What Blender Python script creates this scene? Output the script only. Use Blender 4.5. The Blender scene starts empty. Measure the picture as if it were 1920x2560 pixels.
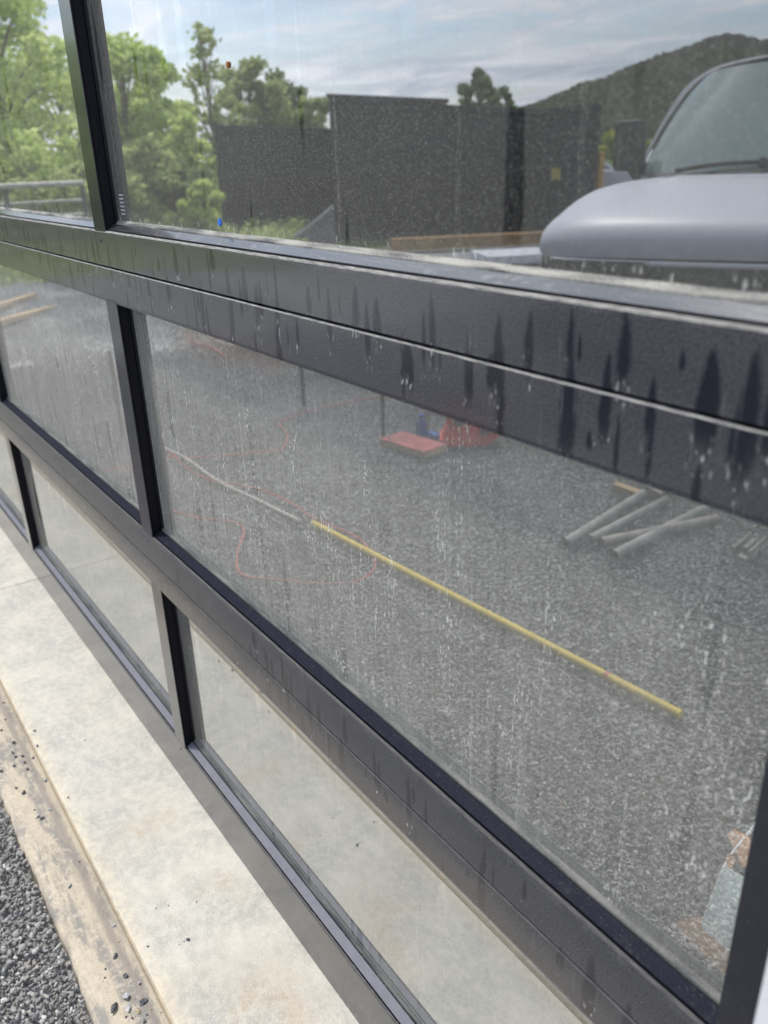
import bpy, bmesh, math, random
import numpy as np
from mathutils import Vector, Matrix
R = math.radians
SC = bpy.context.scene
COL = SC.collection
random.seed(7)
# ------------------------------------------------------------------ camera
cd = bpy.data.cameras.new('camera'); cam = bpy.data.objects.new('camera', cd); COL.objects.link(cam)
ax = (0.58177679, 0.81281216, -0.02953223); ay = (0.30546738, -0.25200387, -0.91825036); az_ = (-0.7538073, 0.52519562, -0.3948976)
cam.matrix_world = Matrix(((ax[0], -ay[0], -az_[0], 1.3569), (ax[1], -ay[1], -az_[1], -0.4313),
                           (ax[2], -ay[2], -az_[2], 1.2124), (0, 0, 0, 1)))
cd.sensor_fit = 'VERTICAL'; cd.sensor_height = 9.8; cd.sensor_width = 7.35; cd.lens = 9.8*2058.06/2560
cd.clip_start = 0.02; cd.clip_end = 5000
cd.dof.use_dof = True; cd.dof.focus_distance = 1.12; cd.dof.aperture_fstop = 1.55
SC.camera = cam
# ------------------------------------------------------------------ sky, sun, exposure
SUN_EL, SUN_DIR = 61, 206           # light comes from azimuth 215 (out in front of the door, to the far end)
sd = Vector((math.cos(R(SUN_DIR))*math.cos(R(SUN_EL)), math.sin(R(SUN_DIR))*math.cos(R(SUN_EL)), math.sin(R(SUN_EL))))
ld = bpy.data.lights.new('sun', 'SUN'); sun = bpy.data.objects.new('sun', ld); COL.objects.link(sun)
ld.energy = 2.7; ld.angle = R(5); ld.color = (1, 0.95, 0.88)
sun.rotation_euler = (-sd).to_track_quat('-Z', 'Y').to_euler()
SC.view_settings.view_transform = 'Standard'; SC.view_settings.look = 'None'
SC.view_settings.exposure = 0.6; SC.view_settings.gamma = 1; SC.view_settings.use_curve_mapping = False
SC.cycles.max_bounces = 10; SC.cycles.transparent_max_bounces = 12; SC.cycles.glossy_bounces = 5
SC.cycles.caustics_reflective = False; SC.cycles.caustics_refractive = False
SC.cycles.use_denoising = True

# ------------------------------------------------------------------ node helpers
class X:
    """a node socket with arithmetic"""
    def __init__(s, nt, sock): s.nt, s.s = nt, sock
def _m(nt, op, *a, clamp=False):
    n = nt.nodes.new('ShaderNodeMath'); n.operation = op; n.use_clamp = clamp
    for i, v in enumerate(a):
        if isinstance(v, X): nt.links.new(v.s, n.inputs[i])
        else: n.inputs[i].default_value = v
    return X(nt, n.outputs[0])
for nm, op in (('add', 'ADD'), ('sub', 'SUBTRACT'), ('mul', 'MULTIPLY'), ('truediv', 'DIVIDE'), ('pow', 'POWER')):
    setattr(X, '__%s__' % nm, (lambda op: lambda s, o: _m(s.nt, op, s, o))(op))
    setattr(X, '__r%s__' % nm, (lambda op: lambda s, o: _m(s.nt, op, o, s))(op))
def step(a, lo, hi):
    n = a.nt.nodes.new('ShaderNodeMapRange'); n.interpolation_type = 'SMOOTHSTEP'
    for k, v in (('Value', a), ('From Min', lo), ('From Max', hi)):
        if isinstance(v, X): a.nt.links.new(v.s, n.inputs[k])
        else: n.inputs[k].default_value = v
    return X(a.nt, n.outputs[0])
def vec(nt, x, y, z):
    n = nt.nodes.new('ShaderNodeCombineXYZ')
    for i, v in enumerate((x, y, z)):
        if isinstance(v, X): nt.links.new(v.s, n.inputs[i])
        else: n.inputs[i].default_value = v
    return X(nt, n.outputs[0])
def noise(nt, v, scale, detail=3, rough=.55, dist=0, out='Fac'):
    n = nt.nodes.new('ShaderNodeTexNoise'); nt.links.new(v.s, n.inputs['Vector'])
    n.inputs['Scale'].default_value = scale; n.inputs['Detail'].default_value = detail
    n.inputs['Roughness'].default_value = rough; n.inputs['Distortion'].default_value = dist
    return X(nt, n.outputs[out])
def voro(nt, v, scale, feature='F1', out='Distance', rnd=1):
    n = nt.nodes.new('ShaderNodeTexVoronoi'); n.feature = feature; nt.links.new(v.s, n.inputs['Vector'])
    n.inputs['Scale'].default_value = scale; n.inputs['Randomness'].default_value = rnd
    return X(nt, n.outputs[out])
def white(nt, a, b=0., c=0.):
    n = nt.nodes.new('ShaderNodeTexWhiteNoise'); n.noise_dimensions = '3D'
    nt.links.new(vec(nt, a, b, c).s, n.inputs['Vector']); return X(nt, n.outputs['Value'])
def mixc(nt, f, a, b, blend='MIX'):
    n = nt.nodes.new('ShaderNodeMix'); n.data_type = 'RGBA'; n.blend_type = blend
    for s, v in ((n.inputs[0], f), (n.inputs[6], a), (n.inputs[7], b)):
        if isinstance(v, X): nt.links.new(v.s, s)
        elif isinstance(v, (int, float)): s.default_value = v
        else: s.default_value = (*v, 1)
    return X(nt, n.outputs[2])
def bump(nt, h, strength=.5, dist=.01):
    n = nt.nodes.new('ShaderNodeBump'); n.inputs['Strength'].default_value = strength; n.inputs['Distance'].default_value = dist
    nt.links.new(h.s, n.inputs['Height']); return X(nt, n.outputs[0])
def newmat(name):
    m = bpy.data.materials.new(name); m.use_nodes = True; nt = m.node_tree; nt.nodes.clear()
    out = nt.nodes.new('ShaderNodeOutputMaterial'); return m, nt, out
def bsdf(nt, color=None, rough=.6, metal=0, spec=.5, normal=None, coat=0):
    n = nt.nodes.new('ShaderNodeBsdfPrincipled')
    for k, v in (('Base Color', color), ('Roughness', rough), ('Metallic', metal), ('Specular IOR Level', spec), ('Normal', normal), ('Coat Weight', coat)):
        if v is None: continue
        if isinstance(v, X): nt.links.new(v.s, n.inputs[k])
        elif isinstance(v, tuple): n.inputs[k].default_value = (*v, 1)
        else: n.inputs[k].default_value = v
    return n
def mixs(nt, f, a, b):
    n = nt.nodes.new('ShaderNodeMixShader')
    if isinstance(f, X): nt.links.new(f.s, n.inputs[0])
    else: n.inputs[0].default_value = f
    nt.links.new(a.outputs[0], n.inputs[1]); nt.links.new(b.outputs[0], n.inputs[2]); return n
def pos(nt):
    g = nt.nodes.new('ShaderNodeNewGeometry'); p = X(nt, g.outputs['Position'])
    s = nt.nodes.new('ShaderNodeSeparateXYZ'); nt.links.new(p.s, s.inputs[0])
    return p, X(nt, s.outputs[0]), X(nt, s.outputs[1]), X(nt, s.outputs[2])
def gen(nt):
    t = nt.nodes.new('ShaderNodeTexCoord'); return X(nt, t.outputs['Object'])
def simple(name, col, rough=.6, metal=0, var=.25, scale=12, bmp=0, spec=.5, coat=0):
    m, nt, out = newmat(name); v = gen(nt)
    n = noise(nt, v, scale, 5)
    c = mixc(nt, step(n, .3, .7), tuple(x*(1-var) for x in col), tuple(min(1, x*(1+var)) for x in col))
    nn = bump(nt, noise(nt, v, scale*6, 3), bmp, .003) if bmp else None
    nt.links.new(bsdf(nt, c, rough, metal, spec, nn, coat).outputs[0], out.inputs[0]); return m

# ------------------------------------------------------------------ world
w = bpy.data.worlds.new('World'); SC.world = w; w.use_nodes = True; nt = w.node_tree; nt.nodes.clear()
wo = nt.nodes.new('ShaderNodeOutputWorld')
sky = nt.nodes.new('ShaderNodeTexSky'); sky.sky_type = 'NISHITA'; sky.sun_disc = False
sky.sun_elevation = R(SUN_EL); sky.sun_rotation = R(90-SUN_DIR); sky.dust_density = 1.5; sky.air_density = 1.2
b1 = nt.nodes.new('ShaderNodeBackground'); b1.inputs[1].default_value = .15; nt.links.new(mixc(nt, 1., X(nt, sky.outputs[0]), (.86, .92, 1.02), 'MULTIPLY').s, b1.inputs[0])
tc = nt.nodes.new('ShaderNodeTexCoord'); sp = nt.nodes.new('ShaderNodeSeparateXYZ'); nt.links.new(tc.outputs['Generated'], sp.inputs[0])
dx, dy, dz = (X(nt, sp.outputs[i]) for i in range(3))
h = _m(nt, 'MAXIMUM', dz, 0.0) + .09
cv = vec(nt, dx/h*.42+dy/h*.1, dy/h*.6, dz*2.6)
n1 = noise(nt, cv, 1.15, 7, .58, .35); n2 = noise(nt, cv, 3.6, 7, .62, .5)
cl = step(n1*.62+n2*.38, .46, .545)
ccol = mixc(nt, step(n2, .3, .75), (.46, .53, .66), (.92, .94, 1.0))
b2 = nt.nodes.new('ShaderNodeBackground'); b2.inputs[1].default_value = 1.1; nt.links.new(ccol.s, b2.inputs[0])
nt.links.new(mixs(nt, cl*.50+.46, b1, b2).outputs[0], wo.inputs[0])

# ------------------------------------------------------------------ materials
def flames(nt, x, zrow, row, N, seed, prob, wlo, whi, tlo, thi, llo, lhi, soft=.05, wob=None):
    """washed run marks: pointed at the top, wide below; zrow is the height measured in its own row"""
    xx = x*N+seed; i = _m(nt, 'FLOOR', xx); f = _m(nt, 'FRACT', xx)-.5
    r1, r2, r3, r4, r5 = (white(nt, i, row, seed+k*3.1) for k in range(5))
    xc = (r1-.5)*.5; wd = r2*(whi-wlo)+wlo; zt = r3*(thi-tlo)+tlo; ln = r4*(lhi-llo)+llo
    t = (zt-zrow)/ln
    tc_ = _m(nt, 'MAXIMUM', _m(nt, 'MINIMUM', t, 1.), 0.)
    shp = wd*(tc_**.6)*(1.-(tc_**3)*.7)
    d = _m(nt, 'ABSOLUTE', f-xc+(wob if wob else 0.))
    body = 1.-step(d, shp-soft, shp+soft*.3)
    ends = step(t, 0., .10)*(1.-step(t, .72, 1.08))
    on = _m(nt, 'LESS_THAN', r5, prob)
    edge = (1.-step(_m(nt, 'ABSOLUTE', d-shp), .0, soft*.6))*ends*on
    foot = step(t, .72, 1.)*(1.-step(t, 1., 1.28))*(1.-step(d, wd*.5, wd*.9))*on
    return body*ends*on, edge, foot
def frame_mat(name, dusty=True, ledge=False):    # dusty: 0 clean, 1 streaked
    m, nt, out = newmat(name); p, x, y, z = pos(nt)
    fine = noise(nt, p, 900, 2, .7); mid = noise(nt, p, 60, 4); big = noise(nt, p, 5, 3)
    paint = bsdf(nt, (.011, .013, .022), .32, 0, .6)
    paint.inputs['Roughness'].default_value = .2 if not ledge else .3
    if ledge: nt.links.new((step(z, .7, 1.)*.5+.02).s, paint.inputs['Specular IOR Level']); nt.links.new((.5-step(z, .7, 1.)*.22).s, paint.inputs['Roughness']); nt.links.new((step(z, .7, 1.)*.9+.0).s, paint.inputs['Coat Weight']); paint.inputs['Coat Roughness'].default_value = .22
    nb = bump(nt, noise(nt, p, 1400, 2), .06, .0004); nt.links.new(nb.s, paint.inputs['Normal'])
    paint.inputs['Coat Weight'].default_value = .36 if not ledge else .15; paint.inputs['Coat Roughness'].default_value = .07
    paint.inputs['Coat IOR'].default_value = 1.65
    dustc = mixc(nt, fine, (.33, .335, .345), (.76, .74, .69))
    dust = nt.nodes.new('ShaderNodeBsdfDiffuse'); nt.links.new(dustc.s, dust.inputs[0])
    if not dusty:
        f = .022+step(fine*.4+mid*.6, .60, .74)*.18+step(fine, .70, .75)*.3
    elif ledge:
        st = noise(nt, vec(nt, x*4., y*90., z*90.), 6, 5)
        up = step(z, .7, 1.); f = .004+up*.012+step(st*.6+fine*.4, .5, .68)*(.012+up*.14)+step(mid, .58, .7)*(.02+up*.1)+step(fine, .64, .74)*(.25+up*.2)
    else:
        row = _m(nt, 'FLOOR', (z+.2665)/.533); zz = z-row*.5325
        wob = (noise(nt, vec(nt, x*3., 0., z*25.), 3, 2)-.5)*.12
        a1, e1, f1 = flames(nt, x, zz, row, 26, 3.3, .85, .14, .40, -.005, .058, .025, .085, .08, wob)
        a2, e2, f2 = flames(nt, x, zz, row, 47, 11.7, .72, .12, .44, -.035, .055, .015, .06, .11, wob)
        a3, e3, f3 = flames(nt, x, zz, row, 15, 23.1, .5, .10, .24, .01, .06, .05, .11, .07, wob)
        clean = _m(nt, 'MAXIMUM', a1, _m(nt, 'MAXIMUM', a2, a3))
        pat = noise(nt, vec(nt, x*1., 0., z*4.), 7, 3)
        up = step(z, .25, .9)
        base = (.048+up*.022)+pat*.06+(1.-step(_m(nt, 'ABSOLUTE', zz), .0, .006))*.03
        base = base*(1.-clean*(.55+up*.33))*(.35+step(fine, .40, .62)*1.35)
        runs = (noise(nt, vec(nt, x*260., 0., z*9.), 1, 3)); 
        runs = step(runs, .60, .76)*step(noise(nt, vec(nt, x*16., 1., z*8.), 1, 2), .48, .62)*.28
        dots = step(noise(nt, p, 420, 3, .75), .64, .70)
        mark = (e1+e3)*dots*.45+(f1+f2*.4+f3)*step(noise(nt, vec(nt, x*300., 0., z*90.), 1, 3), .58, .66)*.7
        spk = step(noise(nt, p, 650, 1), .75, .79)*.8
        f = base+runs*(.4+fine)+mark+spk
        sill = step(noise(nt, vec(nt, x*3., 0., 0.), 9, 4), .4, .7)*(1.-step(_m(nt, 'ABSOLUTE', zz-.054), .001, .006))
        f = f+sill*step(fine, .5, .65)*.3
    f = _m(nt, 'MINIMUM', f, .9)
    nt.links.new(mixs(nt, f, paint, dust).outputs[0], out.inputs[0]); return m
M_FRAME = frame_mat('powder_coated_frame'); M_LEDGE = frame_mat('dusty_ledge', True, True); M_STILE = frame_mat('stile_paint', False)
def bead_mat():
    m, nt, out = newmat('dusty_glazing_bead'); p, x, y, z = pos(nt)
    f = noise(nt, p, 700, 3, .7); g_ = noise(nt, vec(nt, x, y*8., z*8.), 14, 4)
    up = step(z, .4, 1.1)
    c = mixc(nt, (step(f*.4+g_*.6, .34, .66)*(.25+up*.5)), (.03, .035, .04), (.50, .485, .43))
    nt.links.new(bsdf(nt, c, .7, 0, .4).outputs[0], out.inputs[0]); return m
M_BEAD = bead_mat()
def lip_mat():
    m, nt, out = newmat('dust_and_glint_lip'); p, x, y, z = pos(nt); up = step(z, .7, 1.0)
    f = noise(nt, vec(nt, x*1., y*40., z*40.), 60, 4, .7); c = mixc(nt, step(f, .35, .62)*(.16+up*.5), (.03, .03, .035), (.60, .58, .54))
    nt.links.new(bsdf(nt, c, .7, 0, .3).outputs[0], out.inputs[0]); return m
M_LIP = lip_mat()  # settled dust plus a painted edge highlight on lips and section joints
M_LEDGE0 = simple('satin_ledge_sky_sheen', (.125, .127, .15), .6, 0, .08, 60, 0, .35)  # bottom ledge: lavender sky reflection put into a lighter base colour
M_MATTE = simple('matte_black_and_shade', (.006, .006, .010), .45, 0, .1, 8, 0, .18)  # mullion sides and rail grooves: their shade put into a darker frame black
M_RUBBER = simple('black_rubber_seal', (.012, .012, .014), .7)
def glass_mat(dirty):
    m, nt, out = newmat('mirrored_glass_dirty' if dirty else 'mirrored_glass'); p, x, y, z = pos(nt)
    tr = nt.nodes.new('ShaderNodeBsdfTransparent'); tr.inputs[0].default_value = (.95, .99, .98, 1)
    gl = nt.nodes.new('ShaderNodeBsdfGlossy'); gl.inputs['Roughness'].default_value = .012 if dirty else 0
    gl.inputs[0].default_value = (.93, .945, .955, 1)
    if not dirty:
        gl.inputs[0].default_value = (.8, .8, .8, 1)
        nt.links.new(mixs(nt, .04, tr, gl).outputs[0], out.inputs[0]); return m
    lw = nt.nodes.new('ShaderNodeLayerWeight'); lw.inputs[0].default_value = .5
    rf = (X(nt, lw.outputs['Facing'])**1.5)*1.0+.27
    row0 = 1.-step(z, .50, .56); sh = mixs(nt, _m(nt, 'MINIMUM', rf, .78)*(1.-row0*.13), tr, gl)
    dust = nt.nodes.new('ShaderNodeBsdfDiffuse')
    fine = noise(nt, p, 1250, 2, .75); f2 = noise(nt, p, 420, 2, .6)
    row = _m(nt, 'FLOOR', z/.5325); zz = z-row*.5325; up = step(row, 1.2, 1.8); midr = step(row, .2, .8)*(1.-up)
    low = 1.-step(row, .2, .8)
    wob = (noise(nt, vec(nt, x*4., 0., z*30.), 2, 3)-.5)
    # even film of dust, thinner where rain has washed it off
    a1, e1, g1 = flames(nt, x, zz, row, 14, 5.1, .75, .08, .27, .12, .50, .07, .20, .04, wob*.12)
    a2, e2, g2 = flames(nt, x, zz, row, 41, 9.7, .40, .10, .34, .06, .34, .06, .20, .05, wob*.1)
    clean = _m(nt, 'MAXIMUM', a1, a2)
    strk = noise(nt, vec(nt, x*170., 2., z*4.), 1, 3, .6)
    film = (.08+up*.035+midr*.17+low*.09)*(.35+fine*1.3)*(1.-clean*(.82-midr*.42))*((.45+up*.3)+strk*(1.1-up*.6))
    film = film*(X(nt, lw.outputs['Facing'])*1.5+.55)
    patch = noise(nt, vec(nt, x*1., 0., z*.6), 9, 3)
    film = film+midr*step(patch, .42, .7)*.07
    # dust gathered just above the bead
    zb = 1.-step(zz-(.0725+low*.058), .003, .022)
    film = film+zb*(.03+fine*.10)*(1.-low*.7)*(1.-up*.5)
    specks = step(fine, .60, .70)*(.24+up*.20+midr*.05-low*.18)+step(noise(nt, p, 300, 1), .785, .81)*.75*(1.-low*.8)
    # hard-water runs: broken thin wavering lines
    xw = x+wob*.006
    ln1 = voro(nt, vec(nt, xw*150., 0., z*7.), 1, 'DISTANCE_TO_EDGE')
    ln1 = (1.-step(ln1, .01, .06))*step(noise(nt, vec(nt, x*14., 0., z*7.), 1, 2), .46, .62)*step(noise(nt, vec(nt, x*300., 0., z*170.), 1, 2), .5, .62)
    ln2 = step(noise(nt, vec(nt, x*420., 3., z*8.), 1, 2), .68, .78)*step(noise(nt, vec(nt, x*20., 4., z*6.), 1, 3), .38, .62)*step(f2, .45, .6)
    # long trails with beads of lime, and teardrops
    t1, te, tf = flames(nt, x, zz, row, 11, 31.3, .80, .018, .045, .22, .48, .18, .46, .012, wob*.10)
    trail = te*step(noise(nt, vec(nt, x*250., 0., z*120.), 1, 2), .42, .55)
    d1, de, df = flames(nt, x, zz, row, 46, 41.9, .08, .015, .04, .06, .50, .006, .016, .02, 0.)
    d2, d2e, d2f = flames(nt, x, _m(nt, 'FRACT', z*7.3+.3)/7.3, _m(nt, 'FLOOR', z*7.3+.3), 33, 57.9, .05, .012, .035, .03, .13, .005, .018, .02, 0.)
    marks = ln1*(.66*midr+.10*up+.22*low)+ln2*(.62*midr+.05*up+.12*low)+trail*(.24*up+.4*midr+.1*low)+(d1+d2)*(.75-low*.6)
    foot = (1.-step(zz-.0705, .002, .012))*step(noise(nt, vec(nt, x*200., 0., z*60.), 1, 2), .6, .68)*up
    fac = _m(nt, 'MINIMUM', film+specks+marks+foot*.3, .92)
    bright = _m(nt, 'MINIMUM', marks+foot+specks, 1.)
    dc = mixc(nt, bright, (.50, .485, .43), (.90, .89, .84)); nt.links.new(dc.s, dust.inputs[0])
    nt.links.new(mixs(nt, fac, sh, dust).outputs[0], out.inputs[0]); return m
M_GLASS = glass_mat(True); M_GLASSB = glass_mat(False)

def concrete_mat(kind):
    m, nt, out = newmat(kind); p, x, y, z = pos(nt)
    a = noise(nt, p, 7, 6, .6); b = noise(nt, p, 60, 5, .7); f = noise(nt, p, 420, 3, .7)
    if kind == 'slab_concrete':
        c = mixc(nt, step(a, .35, .68), (.345, .340, .310), (.485, .46, .40))
        st = step(noise(nt, p, 5.5, 4, .6, .3), .56, .72)*(1.-step(_m(nt, 'ABSOLUTE', y+.13), .06, .14))
        c = mixc(nt, st*.6, c, (.42, .33, .23))
        c = mixc(nt, step(b, .38, .66)*.55, c, (.56, .535, .47)); c = mixc(nt, step(noise(nt, p, 24, 5, .7), .52, .7)*.5, c, (.33, .325, .30))
        c = mixc(nt, step(f, .56, .66)*.75, c, (.70, .68, .62)); c = mixc(nt, step(noise(nt, p, 150, 3, .7), .60, .70)*.6, c, (.66, .64, .58))
        c = mixc(nt, step(noise(nt, p, 300, 2), .68, .72)*.5, c, (.24, .23, .22))
        # pale cream lime band beside the groove
        ed = 1.-step(y+noise(nt, p, 22, 4)*.03, -.225, -.17)
        c = mixc(nt, ed*(.25+step(b, .35, .6)*.55), c, (.62, .54, .40))
        tw = noise(nt, vec(nt, x*1., y*3.5, z), 14, 6, .7, .6); c = mixc(nt, step(tw, .5, .62)*.22, c, (.60, .58, .52)); c = mixc(nt, step(noise(nt, p, 3.1, 4), .55, .7)*.25, c, (.36, .31, .24))
        ho = b*.5+f*.5
    elif kind == 'strip_concrete':
        silt = noise(nt, vec(nt, x*.5, y*2.2, z), 13, 6, .68, .3)
        c = mixc(nt, step(silt, .40, .56), (.25, .235, .21), (.46, .40, .31))
        c = mixc(nt, step(b, .48, .62)*.7, c, (.52, .46, .36)); c = mixc(nt, step(noise(nt, vec(nt, x*1., y*1.6, z), 130, 4, .75), .55, .66)*.55, c, (.22, .20, .18))
        near = 1.-step(_m(nt, 'ABSOLUTE', y+.250+(silt-.5)*.03), .002, .012)
        c = mixc(nt, near*.75, c, (.24, .215, .19))
        g2_ = step(y, -.240, -.233)
        c = mixc(nt, g2_*.55, c, (.44, .38, .28))
        c = mixc(nt, (1.-step(_m(nt, 'ABSOLUTE', y+.2300), .0003, .0014))*.6, c, (.20, .16, .11))
        c = mixc(nt, step(noise(nt, p, 520, 2), .62, .7)*.6, c, (.24, .20, .17))
        ho = silt*.5+f*.5
    else:
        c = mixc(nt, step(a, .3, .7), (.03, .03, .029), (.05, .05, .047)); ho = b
    nn = bump(nt, ho, .6, .003)
    nt.links.new(bsdf(nt, c, .8, 0, .3, nn).outputs[0], out.inputs[0]); return m
M_SLAB = concrete_mat('slab_concrete'); M_STRIP = concrete_mat('strip_concrete'); M_FLOOR = concrete_mat('floor_concrete')
M_GROOVE = simple('silt_in_groove', (.33, .28, .21), .9, 0, .3, 40)
def stone_mat(name, dark, light, pale):
    m, nt, out = newmat(name); p, x, y, z = pos(nt)
    r = voro(nt, p, 95, 'F1', 'Color'); s = nt.nodes.new('ShaderNodeSeparateColor'); nt.links.new(r.s, s.inputs[0])
    r1 = X(nt, s.outputs[0]); r2 = X(nt, s.outputs[1])
    c = mixc(nt, step(r1, .1, .9), dark, light)
    c = mixc(nt, _m(nt, 'GREATER_THAN', r2, .93), c, pale)
    c = mixc(nt, _m(nt, 'GREATER_THAN', r2, .997), c, (.36, .21, .13))
    n = noise(nt, p, 420, 4, .75); c = mixc(nt, step(n, .5, .66)*.55, c, (.52, .51, .50))
    c = mixc(nt, step(noise(nt, p, 1.6, 3), .52, .68)*.3, c, pale)
    ex = (x+4.15)/1.15; ey = (y+2.05)/.45
    c = mixc(nt, (1.-step(_m(nt, 'SQRT', ex*ex+ey*ey)+(noise(nt, p, 5, 5, .65)-.5)*1.1, .45, .95))*.42, c, (.33, .21, .14))
    big = noise(nt, vec(nt, x*1., y*1.7, 0.), 1.3, 4, .6); c = mixc(nt, step(big, .35, .65), c, (.74, .74, .73), 'MULTIPLY')
    nt.links.new(bsdf(nt, c, .75, 0, .3, bump(nt, n, .4, .002)).outputs[0], out.inputs[0]); return m
M_STONE = stone_mat('crushed_stone', (.115, .112, .11), (.335, .33, .32), (.58, .575, .55))
M_STONE2 = stone_mat('pale_crushed_stone', (.27, .27, .26), (.60, .60, .58), (.76, .76, .73))
def ground_mat():
    m, nt, out = newmat('gravel_and_grass'); p, x, y, z = pos(nt)
    v1 = voro(nt, p, 75, 'F1', 'Color'); s = nt.nodes.new('ShaderNodeSeparateColor'); nt.links.new(v1.s, s.inputs[0])
    v2 = voro(nt, p, 75); nn = noise(nt, p, 160, 3, .7)
    gc = mixc(nt, step(X(nt, s.outputs[0]), .05, .95), (.11, .11, .112), (.40, .40, .40))
    gc = mixc(nt, _m(nt, 'GREATER_THAN', X(nt, s.outputs[1]), .87), gc, (.5, .5, .48))
    lg = noise(nt, p, 1.1, 4)
    gc = mixc(nt, step(lg, .45, .7)*.35, gc, (.42, .42, .41))
    # red clay washed over the gravel
    ex = (x+4.15)/1.15; ey = (y+2.05)/.45
    d = _m(nt, 'SQRT', ex*ex+ey*ey)+(noise(nt, p, 5, 5, .65)-.5)*1.1
    gc = mixc(nt, (1.-step(d, .45, .95))*.6, gc, (.33, .21, .14))
    ex = (x+4.2)/.12; ey = (y+1.3)/.9
    d = _m(nt, 'SQRT', ex*ex+ey*ey)+(noise(nt, p, 9, 5, .65)-.5)*1.3
    gc = mixc(nt, (1.-step(d, .3, .9))*.5, gc, (.42, .30, .20))
    gr = mixc(nt, noise(nt, p, .9, 6, .7), (.045, .075, .02), (.12, .17, .045))
    far = noise(nt, p, .5, 4)
    edge = _m(nt, 'MAXIMUM', _m(nt, 'MULTIPLY', x+8.8, -1.), _m(nt, 'MULTIPLY', y+17., -1.))+(far-.5)*2.5
    c = mixc(nt, step(edge, -.4, .6), gc, gr)
    nt.links.new(bsdf(nt, c, .9, 0, .2, bump(nt, v2+nn*.3, .9, .012)).outputs[0], out.inputs[0]); return m
M_GROUND = ground_mat()
def leaf_mat(name, a, b):
    m, nt, out = newmat(name); p, x, y, z = pos(nt)
    f = noise(nt, p, 1.7, 3)*.5+noise(nt, p, 11, 2)*.5
    c = mixc(nt, step(f, .38, .62), a, b)
    d = nt.nodes.new('ShaderNodeBsdfDiffuse'); t = nt.nodes.new('ShaderNodeBsdfTranslucent')
    nt.links.new(c.s, d.inputs[0]); nt.links.new(c.s, t.inputs[0])
    nt.links.new(mixs(nt, .55, d, t).outputs[0], out.inputs[0]); return m
M_LEAF = leaf_mat('spring_leaves', (.42, .54, .14), (.72, .80, .34))
M_LEAF2 = leaf_mat('darker_leaves', (.13, .19, .08), (.28, .35, .16))
M_LEAF3 = leaf_mat('olive_leaves', (.30, .37, .13), (.52, .57, .25))
M_LEAF4 = leaf_mat('yellow_green_leaves', (.30, .34, .04), (.45, .48, .08))
M_BARK = simple('bark', (.16, .12, .09), .9, 0, .4, 9, .5)

# ------------------------------------------------------------------ mesh helpers
def link(name, me, mat, parent=None, smooth=False):
    o = bpy.data.objects.new(name, me); COL.objects.link(o)
    for mm in (mat if isinstance(mat, (list, tuple)) else [mat]): me.materials.append(mm)
    if smooth:
        for p in me.polygons: p.use_smooth = True
    if parent: o.parent = parent
    return o
def tag(o, label, cat, group=None, kind=None):
    if label: o['label'] = label
    if cat: o['category'] = cat
    if group: o['group'] = group
    if kind: o['kind'] = kind
    return o
def empty(name, loc, label, cat, group=None):
    o = bpy.data.objects.new(name, None); COL.objects.link(o); o.location = loc; o.empty_display_size = .05
    return tag(o, label, cat, group)
def bmobj(name, bm, mat, parent=None, smooth=False, bevel=0):
    if bevel:
        bmesh.ops.bevel(bm, geom=[e for e in bm.edges if e.is_manifold and e.calc_face_angle(0) > .5], offset=bevel, segments=2, affect='EDGES', profile=.6)
    bmesh.ops.recalc_face_normals(bm, faces=bm.faces)
    me = bpy.data.meshes.new(name); bm.to_mesh(me); bm.free(); return link(name, me, mat, parent, smooth)
def add_box(bm, x0, x1, y0, y1, z0, z1, mat=None, M=None):
    vs = [bm.verts.new((x, y, z)) for x in (x0, x1) for y in (y0, y1) for z in (z0, z1)]
    fs = [bm.faces.new([vs[i] for i in q]) for q in ((0, 1, 3, 2), (4, 6, 7, 5), (0, 4, 5, 1), (2, 3, 7, 6), (0, 2, 6, 4), (1, 5, 7, 3))]
    if M is not None: bmesh.ops.transform(bm, matrix=M, verts=vs)
    if mat is not None:
        for f in fs: f.material_index = mat
    return vs
def prism(bm, poly, a0, a1, axis, mats=None):
    """poly in the plane across axis; axis 'x': (y,z), axis 'z': (x,y), axis 'y': (x,z)"""
    def P(q, a): return {'x': (a, q[0], q[1]), 'z': (q[0], q[1], a), 'y': (q[0], a, q[1])}[axis]
    A = [bm.verts.new(P(q, a0)) for q in poly]; B = [bm.verts.new(P(q, a1)) for q in poly]
    n = len(poly)
    for i in range(n):
        f = bm.faces.new((A[i], A[(i+1) % n], B[(i+1) % n], B[i]))
        if mats: f.material_index = mats[i]
    bm.faces.new(A[::-1]); bm.faces.new(B)
def tube(bm, pts, r, n=8, caps=True, r_end=None):
    pts = [Vector(p) for p in pts]; rings = []; up = Vector((0, 0, 1))
    for i, p in enumerate(pts):
        t = (pts[min(i+1, len(pts)-1)]-pts[max(i-1, 0)]).normalized()
        a = t.cross(up) if abs(t.dot(up)) < .95 else t.cross(Vector((1, 0, 0))); a.normalize(); b = t.cross(a)
        rr = r if r_end is None else r+(r_end-r)*i/(len(pts)-1)
        rings.append([bm.verts.new(p+a*rr*math.cos(2*math.pi*k/n)+b*rr*math.sin(2*math.pi*k/n)) for k in range(n)])
    for u, v in zip(rings, rings[1:]):
        for k in range(n): bm.faces.new((u[k], u[(k+1) % n], v[(k+1) % n], v[k]))
    if caps: bm.faces.new(rings[0][::-1]); bm.faces.new(rings[-1])
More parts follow.
